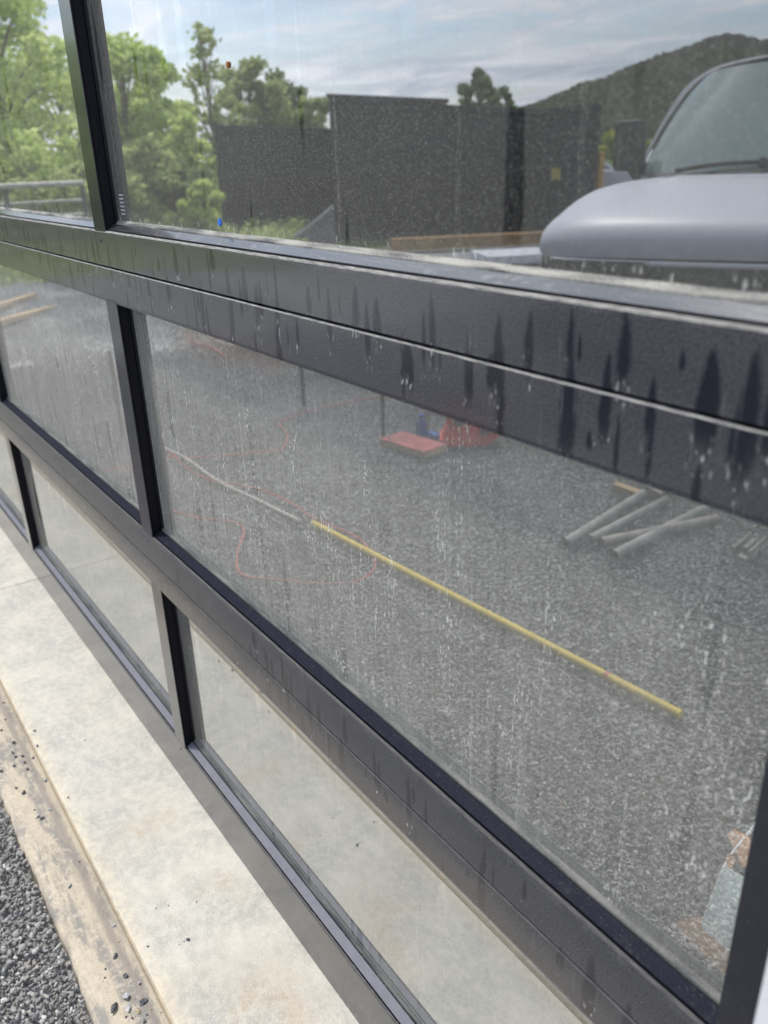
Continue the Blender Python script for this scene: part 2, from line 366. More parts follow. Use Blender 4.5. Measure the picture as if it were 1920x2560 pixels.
def smooth_path(pts, k=8):
    pts = [Vector(p) for p in pts]; out = []
    P = [pts[0]*2-pts[1]]+pts+[pts[-1]*2-pts[-2]]
    for i in range(1, len(P)-2):
        for j in range(k):
            t = j/k; a, b, c, d = P[i-1], P[i], P[i+1], P[i+2]
            out.append(.5*((2*b)+(c-a)*t+(2*a-5*b+4*c-d)*t*t+(3*b-a-3*c+d)*t**3))
    return out+[pts[-1]]
def npmesh(name, V, F, mat, parent=None, smooth=False):
    me = bpy.data.meshes.new(name); k = F.shape[1]
    me.vertices.add(len(V)); me.vertices.foreach_set('co', V.astype(np.float32).ravel())
    me.loops.add(F.size); me.loops.foreach_set('vertex_index', F.astype(np.int32).ravel())
    me.polygons.add(len(F)); me.polygons.foreach_set('loop_start', np.arange(0, F.size, k, dtype=np.int32))
    if smooth: me.polygons.foreach_set('use_smooth', np.ones(len(F), bool))
    me.update(calc_edges=True); return link(name, me, mat, parent)

# ------------------------------------------------------------------ the ground
bm = bmesh.new()
for a in (60, 3000):
    pass
vs = [bm.verts.new(v) for v in ((-3000, -3000, -.04), (3000, -3000, -.04), (3000, 3000, -.04), (-3000, 3000, -.04))]; bm.faces.new(vs)
ground = bmobj('ground', bm, M_GROUND); tag(ground, 'grey crushed gravel yard in front of the door running out to green grass', 'ground', kind='structure')
# apron: two cast slabs with a saw cut between them, a groove, and the rough strip
XJ = -1.2262
bm = bmesh.new()
for x0, x1 in ((-5.5, XJ-.0016), (XJ+.0016, 4.5)):
    prism(bm, [(-.2262, -.12), (-.2262, -.0022), (-.2235, 0), (.6, 0), (.6, -.12)], x0, x1, 'x')
add_box(bm, XJ-.0016, XJ+.0016, -.22, .6, -.1, -.004, 1)
o = bmobj('concrete_apron', bm, [M_SLAB, M_GROOVE]); tag(o, 'pale mottled concrete apron slab along the foot of the glazed door', 'concrete slab', kind='structure')
bm = bmesh.new(); N = 900; rows = []
for i in range(N+1):
    x = -5.5+10*i/N
    e = .0022*math.sin(x*9)+.0012*math.sin(x*31+1)+.0008*math.sin(x*97)+random.uniform(-.0006, .0006)
    prof = [(-.2262, -.006), (-.2300, -.0062), (-.2325, -.0015), (-.2345, -.0005), (-.30, -.001), (-.3175+e, -.0025), (-.3235+e, -.0065), (-.326+e*1.2, -.03), (-.326+e, -.12)]
    rows.append([bm.verts.new((x, y, z+(random.uniform(-.0007, .0007) if -.32 < y < -.235 else 0))) for y, z in prof])
for a, b in zip(rows, rows[1:]):
    for k in range(len(a)-1): bm.faces.new((a[k], b[k], b[k+1], a[k+1]))
o = bmobj('concrete_strip', bm, M_STRIP, smooth=True); tag(o, 'rough silt-stained concrete edge strip between the slab groove and the gravel', 'concrete edge', kind='structure')

# ------------------------------------------------------------------ gravel stones
def ico(sub):
    b = bmesh.new(); bmesh.ops.create_icosphere(b, subdivisions=sub, radius=1); b.verts.ensure_lookup_table()
    V = np.array([v.co[:] for v in b.verts]); F = np.array([[v.index for v in f.verts] for f in b.faces]); b.free(); return V, F
rng = np.random.default_rng(3)
def stones(P, size, sub, flat=.62, seed=0):
    V0, F0 = ico(sub); n = len(P); rg = np.random.default_rng(seed)
    protos = []
    for k in range(24):
        v = V0.copy()
        for _ in range(9):                      # chop with random planes: angular crushed stone
            d = rg.normal(size=3); d /= np.linalg.norm(d); lim = rg.uniform(.45, .85)
            s = v@d; v -= np.outer(np.maximum(s-lim, 0), d)
        protos.append(v*np.array([1, rg.uniform(.6, .95), rg.uniform(.42, .8)]))
    protos = np.array(protos)
    idx = rg.integers(0, 24, n); A = protos[idx]*size[:, None, None]
    q = rg.normal(size=(n, 4)); q[:, 1:3] *= flat; q /= np.linalg.norm(q, axis=1)[:, None]
    w_, x, y, z = q.T
    Rm = np.stack([np.stack([1-2*(y*y+z*z), 2*(x*y-z*w_), 2*(x*z+y*w_)], -1), np.stack([2*(x*y+z*w_), 1-2*(x*x+z*z), 2*(y*z-x*w_)], -1), np.stack([2*(x*z-y*w_), 2*(y*z+x*w_), 1-2*(x*x+y*y)], -1)], 1)
    A = np.einsum('nij,nkj->nki', Rm, A)+P[:, None, :]
    F = F0[None]+np.arange(n)[:, None, None]*len(V0)
    return A.reshape(-1, 3), F.reshape(-1, 3)
def scatter(x0, x1, y0, y1, sp, zb, zr, s0, s1, keep=None):
    gx, gy = np.meshgrid(np.arange(x0, x1, sp), np.arange(y0, y1, sp)); n = gx.size
    P = np.stack([gx.ravel()+rng.uniform(-.5, .5, n)*sp, gy.ravel()+rng.uniform(-.5, .5, n)*sp, zb+rng.uniform(0, zr, n)], 1)
    if keep is not None: P = P[keep(P)]
    S = s0+(s1-s0)*rng.random(len(P))**2.2
    return P, S
parts = []
P, S = scatter(-1.0, 1.2, -.80, -.326, .0078, -.026, .016, .0038, .0088)
parts.append(stones(P, S, 2, seed=1))
P, S = scatter(-2.9, 1.3, -2.9, -.80, .0122, -.036, .016, .0055, .0115)
parts.append(stones(P, S, 1, seed=2))
P, S = scatter(-4.6, -1.0, -.80, -.33, .0115, -.030, .016, .005, .0105)
parts.append(stones(P, S, 1, seed=4))
P, S = scatter(-5.6, -2.9, -3.2, -.80, .0155, -.036, .018, .007, .014, lambda P: rng.random(len(P)) < np.clip((P[:, 0]+5.6)/1.2, 0, 1)*np.clip((P[:, 1]+3.2)/.5, 0, 1)+.05)
parts.append(stones(P, S, 1, seed=6))
P, S = scatter(-2.9, 1.3, -4.2, -2.9, .021, -.036, .018, .008, .015, lambda P: rng.random(len(P)) < np.clip((P[:, 1]+4.2)/.8, 0, 1)+.05)
parts.append(stones(P, S, 1, seed=7))
off = 0; VV = []; FF = []
for v, f in parts: VV.append(v); FF.append(f+off); off += len(v)
o = npmesh('gravel', np.concatenate(VV), np.concatenate(FF), M_STONE)
tag(o, 'loose dark grey and white crushed gravel beside the concrete strip', 'gravel', kind='stuff')
def hump(x, y):
    d = ((x+7.6)/2.6)**2+((y+2.6)/2.4)**2
    return -.04+.16*np.exp(-d*1.4)+.02*np.sin(x*3.1+y*2)*np.exp(-d)
gx, gy = np.meshgrid(np.linspace(-11, -4, 141), np.linspace(-6.5, .6, 141)); gz = hump(gx, gy)-.006
gz = np.where(gx < -4.1, gz, -.05)
V = np.stack([gx.ravel(), gy.ravel(), gz.ravel()], 1); ii = np.arange(140*141).reshape(140, 141)[:, :140].ravel()
F = np.stack([ii, ii+1, ii+142, ii+141], 1)
m_ = V[:, 2].reshape(141, 141); o = npmesh('gravel_mound', V, F, M_STONE2, smooth=True)
tag(o, 'low mound of pale gravel at the far end of the yard', 'gravel', kind='stuff')
P, S = scatter(-8.4, -4.2, -3.2, -.6, .019, 0, .018, .008, .015, lambda P: rng.random(len(P)) < np.clip((-4.2-P[:, 0])/1.0, 0, 1)+.04)
P[:, 2] += hump(P[:, 0], P[:, 1])-.004
v, f = stones(P, S, 1, seed=9); o2 = npmesh('mound_stones', v, f, M_STONE2, o)
o2['kind'] = 'stuff'

# ------------------------------------------------------------------ loose pebbles on the strip and slab
pv, pf = ico(3)
def pebble(x, y, r, seed, label, group=None, elong=1., col=0):
    P = np.array([[0, 0, 0]]); v, f = stones(P, np.array([1.]), 3, .2, seed)
    v = v*np.array([1, .8, .75])*r; v[:, 0] *= elong
    a = (seed*1.7) % 3.1; c, s = math.cos(a), math.sin(a); v = v@np.array([[c, s, 0], [-s, c, 0], [0, 0, 1]])
    v[:, 2] -= v[:, 2].min()
    o = npmesh('pebble', v, f, (M_PEB, M_PEBL, M_PEBT)[col]); o.location = (x, y, -.0008 if y < -.226 else .0)
    return tag(o, label, 'pebble', group)
def peb_mat(name, a, b):
    m, nt, out = newmat(name); v = gen(nt); n = noise(nt, v, 260, 5, .75); n2 = noise(nt, v, 90, 3)
    c = mixc(nt, step(n*.6+n2*.4, .42, .6), a, b)
    nt.links.new(bsdf(nt, c, .8, 0, .3, bump(nt, n, .5, .001)).outputs[0], out.inputs[0]); return m
M_PEB = peb_mat('dark_pebble', (.05, .05, .055), (.17, .17, .18)); M_PEBL = peb_mat('white_pebble', (.25, .25, .26), (.66, .66, .66)); M_PEBT = peb_mat('tan_pebble', (.35, .27, .17), (.58, .48, .34))
ORD = 'first second third fourth fifth sixth seventh eighth ninth tenth eleventh twelfth thirteenth fourteenth fifteenth sixteenth seventeenth eighteenth'.split()
BIG = [(.375, -.293, .0085, 1.5, 0, 'long dark pebble, largest of the cluster at the near end of the strip'), (.369, -.270, .0080, 1.1, 1, 'tall pale jagged pebble in the middle of the near cluster'),
       (.389, -.275, .0070, 1.1, 1, 'grey and white pebble right beside the long dark one'), (.393, -.254, .0080, 1.2, 0, 'dark pebble with tan crumbs next to the groove in the near cluster'),
       (.404, -.265, .0055, 1.1, 2, 'tan crumbly pebble at the near edge of the cluster'), (.331, -.259, .0058, 1.05, 0, 'round dark pebble just before the near cluster'),
       (.285, -.261, .0066, 1.1, 0, 'angular dark pebble alone beyond the round dark one'), (.224, -.243, .0047, 1.1, 1, 'small white pebble alone right beside the groove'),
       (.357, -.246, .0042, 1.1, 1, 'small pale grey pebble between the round dark one and the groove'), (.089, -.280, .0050, 1.2, 1, 'pale grey pebble alone in the middle of the strip'),
       (-.133, -.254, .0060, 1.3, 1, 'pale flat pebble nearest the groove past the middle of the strip'), (-.131, -.281, .0060, 1.2, 1, 'pale pebble lying against a darker one on the strip'),
       (-.118, -.274, .0054, 1.1, 0, 'dark pebble lying against a paler one on the strip'), (-.230, -.238, .0058, 1.2, 1, 'grey pebble wedged at the groove by the far cluster'),
       (-.405, -.262, .0062, 1.4, 0, 'dark oblong pebble at the far end of the far cluster'), (.330, -.150, .0045, 1.1, 0, 'dark pebble lying out on the pale slab')]
for k, (x, y, r, el, c, lab) in enumerate(BIG): pebble(x, y, r, 100+k, lab, None, el, c)
for k, (x, y, r) in enumerate(sorted([(-.218, -.287, .0041), (-.372, -.273, .005), (-.352, -.271, .005), (-.344, -.258, .0045), (-.320, -.259, .0052), (-.324, -.240, .0045), (-.323, -.281, .0045), (-.292, -.260, .0045),
        (-.322, -.309, .0052), (-.511, -.258, .0035), (-.586, -.245, .0042), (-.245, -.295, .004), (-.220, -.285, .0052), (-.474, -.275, .0048), (-.70, -.262, .0045), (-.78, -.285, .0045), (-.86, -.27, .005), (-.95, -.255, .005)])):
    pebble(x, y, r, 130+k, 'small dark grey pebble, %s from the far end of those on the stained strip' % ORD[k], 'small pebbles on the far half of the strip', 1.15, 0)
for k, (x, y, r) in enumerate(sorted([(-.154, -.281, .0023), (-.189, -.274, .0018), (.042, -.247, .0026), (.261, -.247, .0024), (.313, -.288, .0020), (.298, -.282, .0026), (.426, -.236, .0016), (.378, -.262, .0019), (.416, -.256, .0030), (.411, -.247, .0027), (.425, -.263, .0036), (.400, -.283, .0022), (.408, -.276, .0026), (.43, -.285, .0022)])):
    pebble(x, y, r, 160+k, 'tiny stone crumb on the near half of the strip, %s counting towards the near end' % ORD[k], 'stone crumbs on the near half of the strip', 1.1, 0 if k % 3 else 2)
for k, (x, y, r) in enumerate(sorted([(.328, -.157, .0019), (.329, -.166, .0013), (.234, -.170, .0015), (.242, -.150, .0017), (.265, -.106, .0017), (-.313, -.128, .0026), (-.55, -.10, .0022), (-.421, -.212, .0042), (-.36, -.222, .004), (-.147, -.214, .003), (.30, -.21, .003)])):
    pebble(x, y, r, 180+k, 'tiny dark stone chip on the smooth pale slab, %s from the far end' % ORD[k], 'stone chips on the slab', 1.1, 0)


# ------------------------------------------------------------------ the glazed sectional door
XR, PITCH, MW, GY = 1.195, 1.195, .052, .0235
XL = XR-4*PITCH-MW
LIP = [.1157, .5920, 1.1200, 1.6550]; LOW = [.4810, 1.0080, 1.5410, 2.0700]; JT = [0, .5318, 1.0646, 1.5975, 2.13]
door = empty('glazed_garage_door', (0, 0, 0), 'black framed sectional door of mirrored glass panes, dusty and rain streaked', 'garage door')
def bottom_profile(z0, zl, first):
    # (y,z) from front bottom up over the lip, ledge and bead, and down the inner side
    lo = z0+(.0 if first else .0012)
    f = [(.0012, lo), (0, lo+.0012), (0, zl-.0018), (.0008, zl-.0003), (.0018, zl+.0007), (.0030, zl+.0007), (.0034, zl-.0006), (.0046, zl-.0006), (.0048, zl+.0028),
         (.0170, zl+.0095), (.0175, zl+.0079), (.0192, zl+.0079)]
    inner = [(.0275, zl+.0085), (.0275, zl+.0150), (.0320, zl+.011), (.0450, zl+.004), (.0510, zl+.001), (.0510, lo)]
    mats = [0, 0, 2, 2, 2, 3, 3, 3, 1, 3, 3]
    poly = f+[(GY, zl+.0079)]+inner
    mats = mats+[0]*(len(poly)-len(mats))
    return poly, mats
def top_profile(zl, z1):
    return [(.0012, zl), (.0012, zl+.0030), (.0002, zl+.0036), (0, zl+.0044), (0, z1-.0028), (.0004, z1-.0020), (.0014, z1-.0012), (.0510, z1-.0012), (.0510, zl-.001), (.0320, zl-.003), (.0275, zl-.0085), (GY, zl-.0055), (.0195, zl-.0015)]
def bead_profile(zl): return [(.0192, zl+.0080), (.0194, zl+.0106), (.0204, zl+.0120), (GY-.0002, zl+.0152), (GY-.0002, zl+.0080)]
def mull_profile(x0, x1, y0=.0004):
    r = [(x1-.0006, y0), (x1, y0+.0008), (x1, .0034), (x1-.0012, .0034), (x1-.0012, .0052), (x1, .0052), (x1, .0172), (x1-.0014, .0172), (x1-.0014, .0192), (x1+.0018, .0196), (x1+.0030, .0216), (x1+.0034, GY-.0001), (x1, GY-.0001)]
    c = (x0+x1)/2
    l = [(2*c-a, b) for a, b in r][::-1]
    back = [(x1, .0275), (x1, .051)]
    return r+back+[(x0, .051), (x0, .0275)]+l
SECL = ['bottom section standing on the concrete', 'second section up, behind the wide dusty rail', 'third section up, reflecting trees and sky', 'topmost section of the door']
for s in range(4):
    bm = bmesh.new()
    poly, mats = bottom_profile(JT[s]+(.003 if s == 0 else 0), LIP[s], s == 0); prism(bm, poly, XL, XR, 'x', mats)
    prism(bm, top_profile(LOW[s], JT[s+1]), XL, XR, 'x', [0]*4+[2, 2]+[0]*7)
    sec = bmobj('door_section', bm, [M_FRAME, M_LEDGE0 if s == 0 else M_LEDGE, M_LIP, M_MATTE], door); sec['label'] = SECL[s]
    for k in range(5):
        x1 = XR-k*PITCH; x0 = x1-(.043 if k == 0 else MW)
        bm = bmesh.new(); mp = mull_profile(x0, x1)
        prism(bm, mp, LIP[s]-.0022, LOW[s]+.003, 'z', [0]+[1]*(len(mp)-3)+[0, 0])
        bmobj('end_stile' if k in (0, 4) else 'mullion', bm, [M_STILE, M_MATTE], sec)
        bm = bmesh.new(); xs = (x0+x1)/2; zs = LIP[s]-.016
        tube(bm, [(xs, -.0004, zs), (xs, .002, zs)], .0026, 12); bmobj('rivet', bm, M_MATTE, sec)
        if k == 4: continue
        a, b = x1-PITCH, x0
        bm = bmesh.new(); prism(bm, bead_profile(LIP[s]), a+.0005, b-.0005, 'x'); bmobj('glazing_bead', bm, M_BEAD, sec)
        bm = bmesh.new(); add_box(bm, a-.004, b+.004, GY, GY+.004, LIP[s]+.0016, LOW[s]-.004)
        bm.faces.ensure_lookup_table()
        for f in bm.faces:
            f.normal_update(); f.material_index = 0 if f.calc_center_median().y < GY+.0005 else 1
        bmobj('glass_pane', bm, [M_GLASS, M_GLASSB], sec)
bm = bmesh.new(); add_box(bm, XL, XR, .006, .045, .0005, .0032); bmobj('bottom_seal', bm, M_RUBBER, door)
# small things stuck on the glass
def blob(name, x, z, r, mat, label, cat, n=11, seed=1, yy=.0012):
    rg = random.Random(seed); bm = bmesh.new()
    ring = [(x+r*math.cos(a)*(k_ := rg.uniform(.7, 1.15)), z+r*1.15*math.sin(a)*k_) for a in [2*math.pi*i/n for i in range(n)]]
    prism(bm, ring, GY-yy, GY-.0002, 'y'); o = bmobj(name, bm, mat, bevel=.0002); return tag(o, label, cat)
blob('paint_spot', .3741, 1.1468, .0042, simple('blue_paint', (.02, .16, .75), .4), 'small bright blue paint spot low on the upper glass', 'paint spot', seed=4)
blob('ladybird', .4361, 1.3103, .0030, simple('orange_shell', (.50, .17, .03), .35), 'tiny orange beetle resting high on the upper glass', 'beetle', seed=8, yy=.0022)
bm = bmesh.new(); rg = random.Random(5)
for r_ in range(6):
    z = 1.1715-r_*.0055; x = .0215
    while x < .038:
        w_ = rg.uniform(.0012, .003); add_box(bm, x, x+w_, GY-.0003, GY-.0001, z, z+.0022); x += w_+.0012
o = bmobj('etched_glass_mark', bm, simple('white_etching', (.55, .56, .58), .6)); tag(o, 'tiny white etched safety mark in the lower corner of the upper glass', 'glass marking')

# ------------------------------------------------------------------ the building round the door
M_WHITE = simple('white_painted_trim', (.80, .78, .78), .6, 0, .05, 6, .1)
M_SIDING = simple('dark_wall_panel', (.05, .05, .055), .6, 0, .2, 5)
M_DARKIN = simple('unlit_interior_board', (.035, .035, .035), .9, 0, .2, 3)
bm = bmesh.new()
add_box(bm, XR+.0008, XR+.016, -.036, .06, 0, 2.2); o = bmobj('door_jamb', bm, M_RUBBER, bevel=.004)
tag(o, 'black jamb post at the near end of the glazed door', 'door jamb')
bm = bmesh.new()
add_box(bm, XR+.019, XR+.30, -.085, .20, 0, 2.6); o = bmobj('white_wall_trim', bm, M_WHITE, bevel=.006)
tag(o, 'white painted corner trim beside the black jamb, out of focus', 'wall trim')
bm = bmesh.new()
add_box(bm, XR+.31, XR+3.2, -.0, .20, 0, 3.4); add_box(bm, XL-3., XL-.02, -.0, .2, 0, 3.4); add_box(bm, XL-.018, XR+.308, .004, .05, 2.135, 2.19)  # wall over the door reduced to a thin header to let sun in
o = bmobj('building_wall', bm, M_SIDING); tag(o, 'dark panelled building wall round the glazed door', 'wall', kind='structure')
bm = bmesh.new()
add_box(bm, XL-.6, XR+.9, 5.0, 5.1, 0, 3.4); add_box(bm, XL-.7, XL-.6, .21, 5.0, 0, 3.4); add_box(bm, XR+.9, XR+1.0, .21, 5.0, 0, 3.4)  # roof left off so sun and sky reach the carton
o = bmobj('room_walls', bm, M_DARKIN); tag(o, 'dark bare walls of the unseen room behind the glass, left open above for light', 'room', kind='structure')
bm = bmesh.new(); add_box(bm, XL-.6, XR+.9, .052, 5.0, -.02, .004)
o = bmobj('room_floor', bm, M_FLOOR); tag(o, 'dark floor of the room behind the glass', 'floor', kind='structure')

# ------------------------------------------------------------------ torn carton inside
M_CARDW = simple('grey_printed_card', (.78, .86, .87), .7, 0, .10, 30, .2)
M_CARDB = simple('brown_cardboard', (.48, .27, .15), .9, 0, .25, 22, .5)
M_CARDP = simple('pale_card', (.86, .87, .92), .8, 0, .06, 20)
M_INK = simple('white_print', (.90, .92, .92), .6, 0, .02)
M_LUMPS = simple('dark_filling', (.05, .045, .04), .9, 0, .4, 60)
box = empty('torn_carton', (.92, .62, 0), 'torn grey printed carton with brown flaps standing behind the glass by the end stile', 'cardboard box')
def card(name, pts, mat, th=.003, nrm=None, sub=0, jag=0):
    P = [Vector(p)-Vector((.92, .62, 0)) for p in pts]; n = (P[1]-P[0]).cross(P[2]-P[0]).normalized()*th
    if jag:
        Q = []; rg = random.Random(len(name)+7)
        for a, b in zip(P, P[1:]+P[:1]):
            for k in range(7): 
                q = a.lerp(b, k/7); Q.append(q+(Vector((rg.uniform(-1, 1), rg.uniform(-1, 1), rg.uniform(-1, 1)))*jag if k else Vector()))
        P = Q
    bm = bmesh.new(); A = [bm.verts.new(p) for p in P]; B = [bm.verts.new(p+n) for p in P]; k = len(P)
    bm.faces.new(A[::-1]); bm.faces.new(B)
    for i in range(k): bm.faces.new((A[i], A[(i+1) % k], B[(i+1) % k], B[i]))
    return bmobj(name, bm, mat, box)
LU = Vector((0, .37, .929)); LN = Vector((0, -.929, .37)); LC = Vector((.836, .555, .004))
def Fp(x, u, o=0.): return tuple(LC+Vector((x, 0, 0))+LU*u+LN*o)
face = card('printed_side', [Fp(0, 0), Fp(.26, 0), Fp(.26, .1235), Fp(.0225, .1235), Fp(.021, .1215), Fp(-.001, .1215)], M_CARDW)
card('left_side', [(.833, .560, .006), (.833, .600, .110), (.826, .640, .118), (.817, .715, .124), (.815, .80, .124), (.815, .80, .004)], M_CARDP, .0025)
card('back_side', [(.817, .80, .004), (1.10, .79, .004), (1.10, .79, .12), (.817, .80, .123)], M_CARDB, .003)
card('torn_edge', [(.832, .575, .035), (.832, .600, .105), (.828, .622, .119), (.838, .628, .120), (.842, .612, .108), (.8375, .582, .04)], M_CARDB, .003, jag=.002)
card('top_flap', [(.797, .662, .118), (.801, .678, .122), (.828, .682, .122), (.872, .655, .120), (.866, .628, .110), (.846, .626, .113), (.833, .634, .118)], M_CARDB, .003, jag=.0012)
card('bottom_flap', [(.804, .523, .004), (.807, .541, .010), (.829, .574, .012), (.838, .553, .006), (1.0, .55, .005), (1.0, .49, .005), (.905, .508, .004)], M_CARDB, .003, jag=.001)
P, S = scatter(.850, 1.08, .640, .77, .016, .060, .03, .010, .017); P = P-np.array([.92, .62, 0])
v, f = stones(P, S, 1, seed=31); npmesh('filling', v, f, M_LUMPS, box)
BO = Vector((.92, .62, 0))
bm = bmesh.new(); q = [Vector(Fp(a, b, o))-BO for o in (.0002, .0008) for a, b in ((.0214, .0732), (.0329, .0732), (.0329, .0850), (.0214, .0850))]
vs = [bm.verts.new(p) for p in q]
for k in ((3, 2, 1, 0), (4, 5, 6, 7), (0, 1, 5, 4), (1, 2, 6, 5), (2, 3, 7, 6), (3, 0, 4, 7)): bm.faces.new([vs[i] for i in k])
bmobj('white_square', bm, M_INK, box)
def text(body, x, u, size, name='lettering'):
    cu = bpy.data.curves.new(name, 'FONT'); cu.body = body; cu.size = size; cu.extrude = .0002; cu.offset = .0001
    t = bpy.data.objects.new(name, cu); me = bpy.data.meshes.new_from_object(t); bpy.data.objects.remove(t)
    o = link(name, me, M_INK, box); o.location = Vector(Fp(x, u, .0008))-BO; o.rotation_euler = (math.atan2(.929, .37), 0, 0); return o
text('G', .0335, .0735, .0160); text('Select', .0205, .0520, .0150)

# ------------------------------------------------------------------ things lying on the gravel (seen mirrored in the door)
M_YEL = simple('yellow_plastic_pipe', (.66, .50, .05), .45, 0, .12, 30)
M_RED = simple('red_rubber_cord', (.50, .11, .09), .5, 0, .12, 20)
M_PAINTRED = simple('red_moulded_plastic', (.72, .03, .025), .38, 0, .2, 9)
M_MAROON = simple('red_stained_top', (.36, .09, .08), .7, 0, .3, 14)
M_WOOD = simple('raw_timber', (.50, .36, .20), .8, 0, .25, 12, .3)
M_STEEL = simple('galvanised_steel', (.36, .345, .31), .6, .3, .25, 14, .2)
M_STEEL2 = simple('weathered_brown_steel', (.34, .31, .27), .6, .4, .3, 14, .2)
M_RUST = simple('rusty_steel', (.26, .15, .10), .75, .3, .4, 14, .3)
M_BLACK = simple('black_plastic', (.02, .02, .022), .5, 0, .2, 8)
M_BLUE = simple('blue_plastic', (.03, .10, .42), .4, 0, .2, 10)
GZ = -.022
bm = bmesh.new(); tube(bm, [(-1.06, -.885, GZ+.012), (-.4, -.928, GZ+.013), (.45, -.985, GZ+.012)], .0118, 14)
pole = bmobj('yellow_pipe', bm, M_YEL, smooth=False); tag(pole, 'long straight yellow plastic pipe lying on the gravel', 'pipe')
bm = bmesh.new(); tube(bm, [(.235, -.971, GZ+.0125), (.248, -.972, GZ+.0125)], .0122, 12); bmobj('red_tape_band', bm, M_RED, pole)
def cord(pts, r, label, mat=M_RED, name='air_hose'):
    pts = smooth_path([(x, y, GZ+.008+.003*math.sin(i*2.3)) for i, (x, y) in enumerate(pts)]); bm = bmesh.new(); tube(bm, pts, r, 8)
    return tag(bmobj(name, bm, mat, smooth=True), label, 'hose')
cord([(-2.16, -.45), (-2.10, -.60), (-2.14, -.75), (-2.0, -.92), (-1.92, -1.12), (-1.90, -1.22), (-2.0, -1.31), (-2.13, -1.37), (-2.27, -1.42), (-2.34, -1.62), (-2.35, -2.01), (-2.2, -2.3)], .0032, 'thin red hose wandering from the mullion foot out past the black stake')
cord([(-2.24, -.70), (-2.20, -.79), (-1.95, -.77), (-1.74, -.78), (-1.62, -.84), (-1.50, -.90), (-1.30, -.92), (-1.09, -.915)], .0032, 'thin red hose running up to the end of the yellow pipe')
cord([(-1.62, -.40), (-1.51, -.52), (-1.38, -.585), (-1.27, -.66), (-1.17, -.66), (-1.02, -.56), (-.86, -.495), (-.76, -.57), (-.62, -.70), (-.585, -.78), (-.64, -.87), (-.74, -.92), (-.86, -.945), (-1.08, -.925)], .0032, 'thin red hose looping in front of the yellow pipe')
cord([(-5.9, -2.25), (-5.5, -2.0), (-4.9, -2.05), (-4.5, -1.9), (-4.3, -1.95), (-3.9, -1.9)], .006, 'red hose lying across the far red clay')
cord([(-2.3, -.79), (-2.05, -.81), (-1.7, -.805), (-1.4, -.83), (-1.1, -.86)], .0085, 'long grey conduit lying just beyond the red hose', M_STEEL, 'stripe')  # solid grey tube drawn for a dark line across the gravel
# scaffold pipes
def pipe(a, b, r, mat, label):
    a = Vector((*a, GZ+r+.006)); b = Vector((*b, GZ+r+.010)); bm = bmesh.new(); tube(bm, [a, b], r, 16, caps=False); tube(bm, [a, b], r*.72, 16, caps=False)
    d = (b-a).normalized(); o = bmobj('scaffold_tube', bm, mat, smooth=True)
    for q in (a, b):
        bm = bmesh.new(); s_ = Vector((0, 0, 1)).cross(d).normalized(); u_ = d.cross(s_)
        A = [bm.verts.new(q+(s_*math.cos(t)+u_*math.sin(t))*r) for t in [k*math.pi/8 for k in range(16)]]
        B = [bm.verts.new(q+(s_*math.cos(t)+u_*math.sin(t))*r*.72) for t in [k*math.pi/8 for k in range(16)]]
        for k in range(16): bm.faces.new((A[k], A[(k+1) % 16], B[(k+1) % 16], B[k]))
        bmobj('cut_end', bm, M_RUST, o)
    return tag(o, label, 'pipe', 'short steel tubes on the gravel')
pipe((-.352, -1.455), (-.462, -2.00), .0165, M_STEEL, 'leftmost grey steel tube of the pile, beside the timber offcut')
pipe((-.322, -1.545), (-.372, -2.02), .0150, M_STEEL, 'grey steel tube second from the left in the pile')
pipe((-.278, -1.550), (-.145, -2.00), .0175, M_STEEL2, 'steel tube with the rust-brown end in the middle of the pile')
pipe((-.190, -1.510), (-.232, -2.07), .0165, M_STEEL, 'rightmost steel tube, crossing under the rusty one')
def clamp(x, y, a, label, L=.11):
    e = empty('channel_bracket', (x, y, GZ+.005), label, 'bracket', 'steel brackets by the tubes'); e.rotation_euler = (0, 0, R(a))
    bm = bmesh.new(); add_box(bm, -L, L, -.028, -.022, 0, .035); add_box(bm, -L, L, .022, .028, 0, .035); add_box(bm, -L, L, -.0219, .0219, 0, .006); bmobj('channel', bm, M_STEEL, e, bevel=.001)
    bm = bmesh.new(); tube(bm, [(-L*.6, 0, .022), (L*.6, 0, .022)], .010, 10); bmobj('pin', bm, M_STEEL, e); return e
clamp(-.44, -2.06, 20, 'grey steel channel bracket lying behind the left tube ends', .06)
clamp(.045, -1.90, 78, 'grey steel channel bracket lying right of the rusty tube', .075)
clamp(.10, -2.04, 60, 'grey steel channel bracket half hidden behind the other bracket', .06)
bm = bmesh.new(); add_box(bm, -.60, -.48, -2.02, -1.985, GZ+.004, GZ+.028); o = bmobj('timber_offcut', bm, M_WOOD, bevel=.002); tag(o, 'short brown timber offcut behind the left steel tube', 'wood offcut')
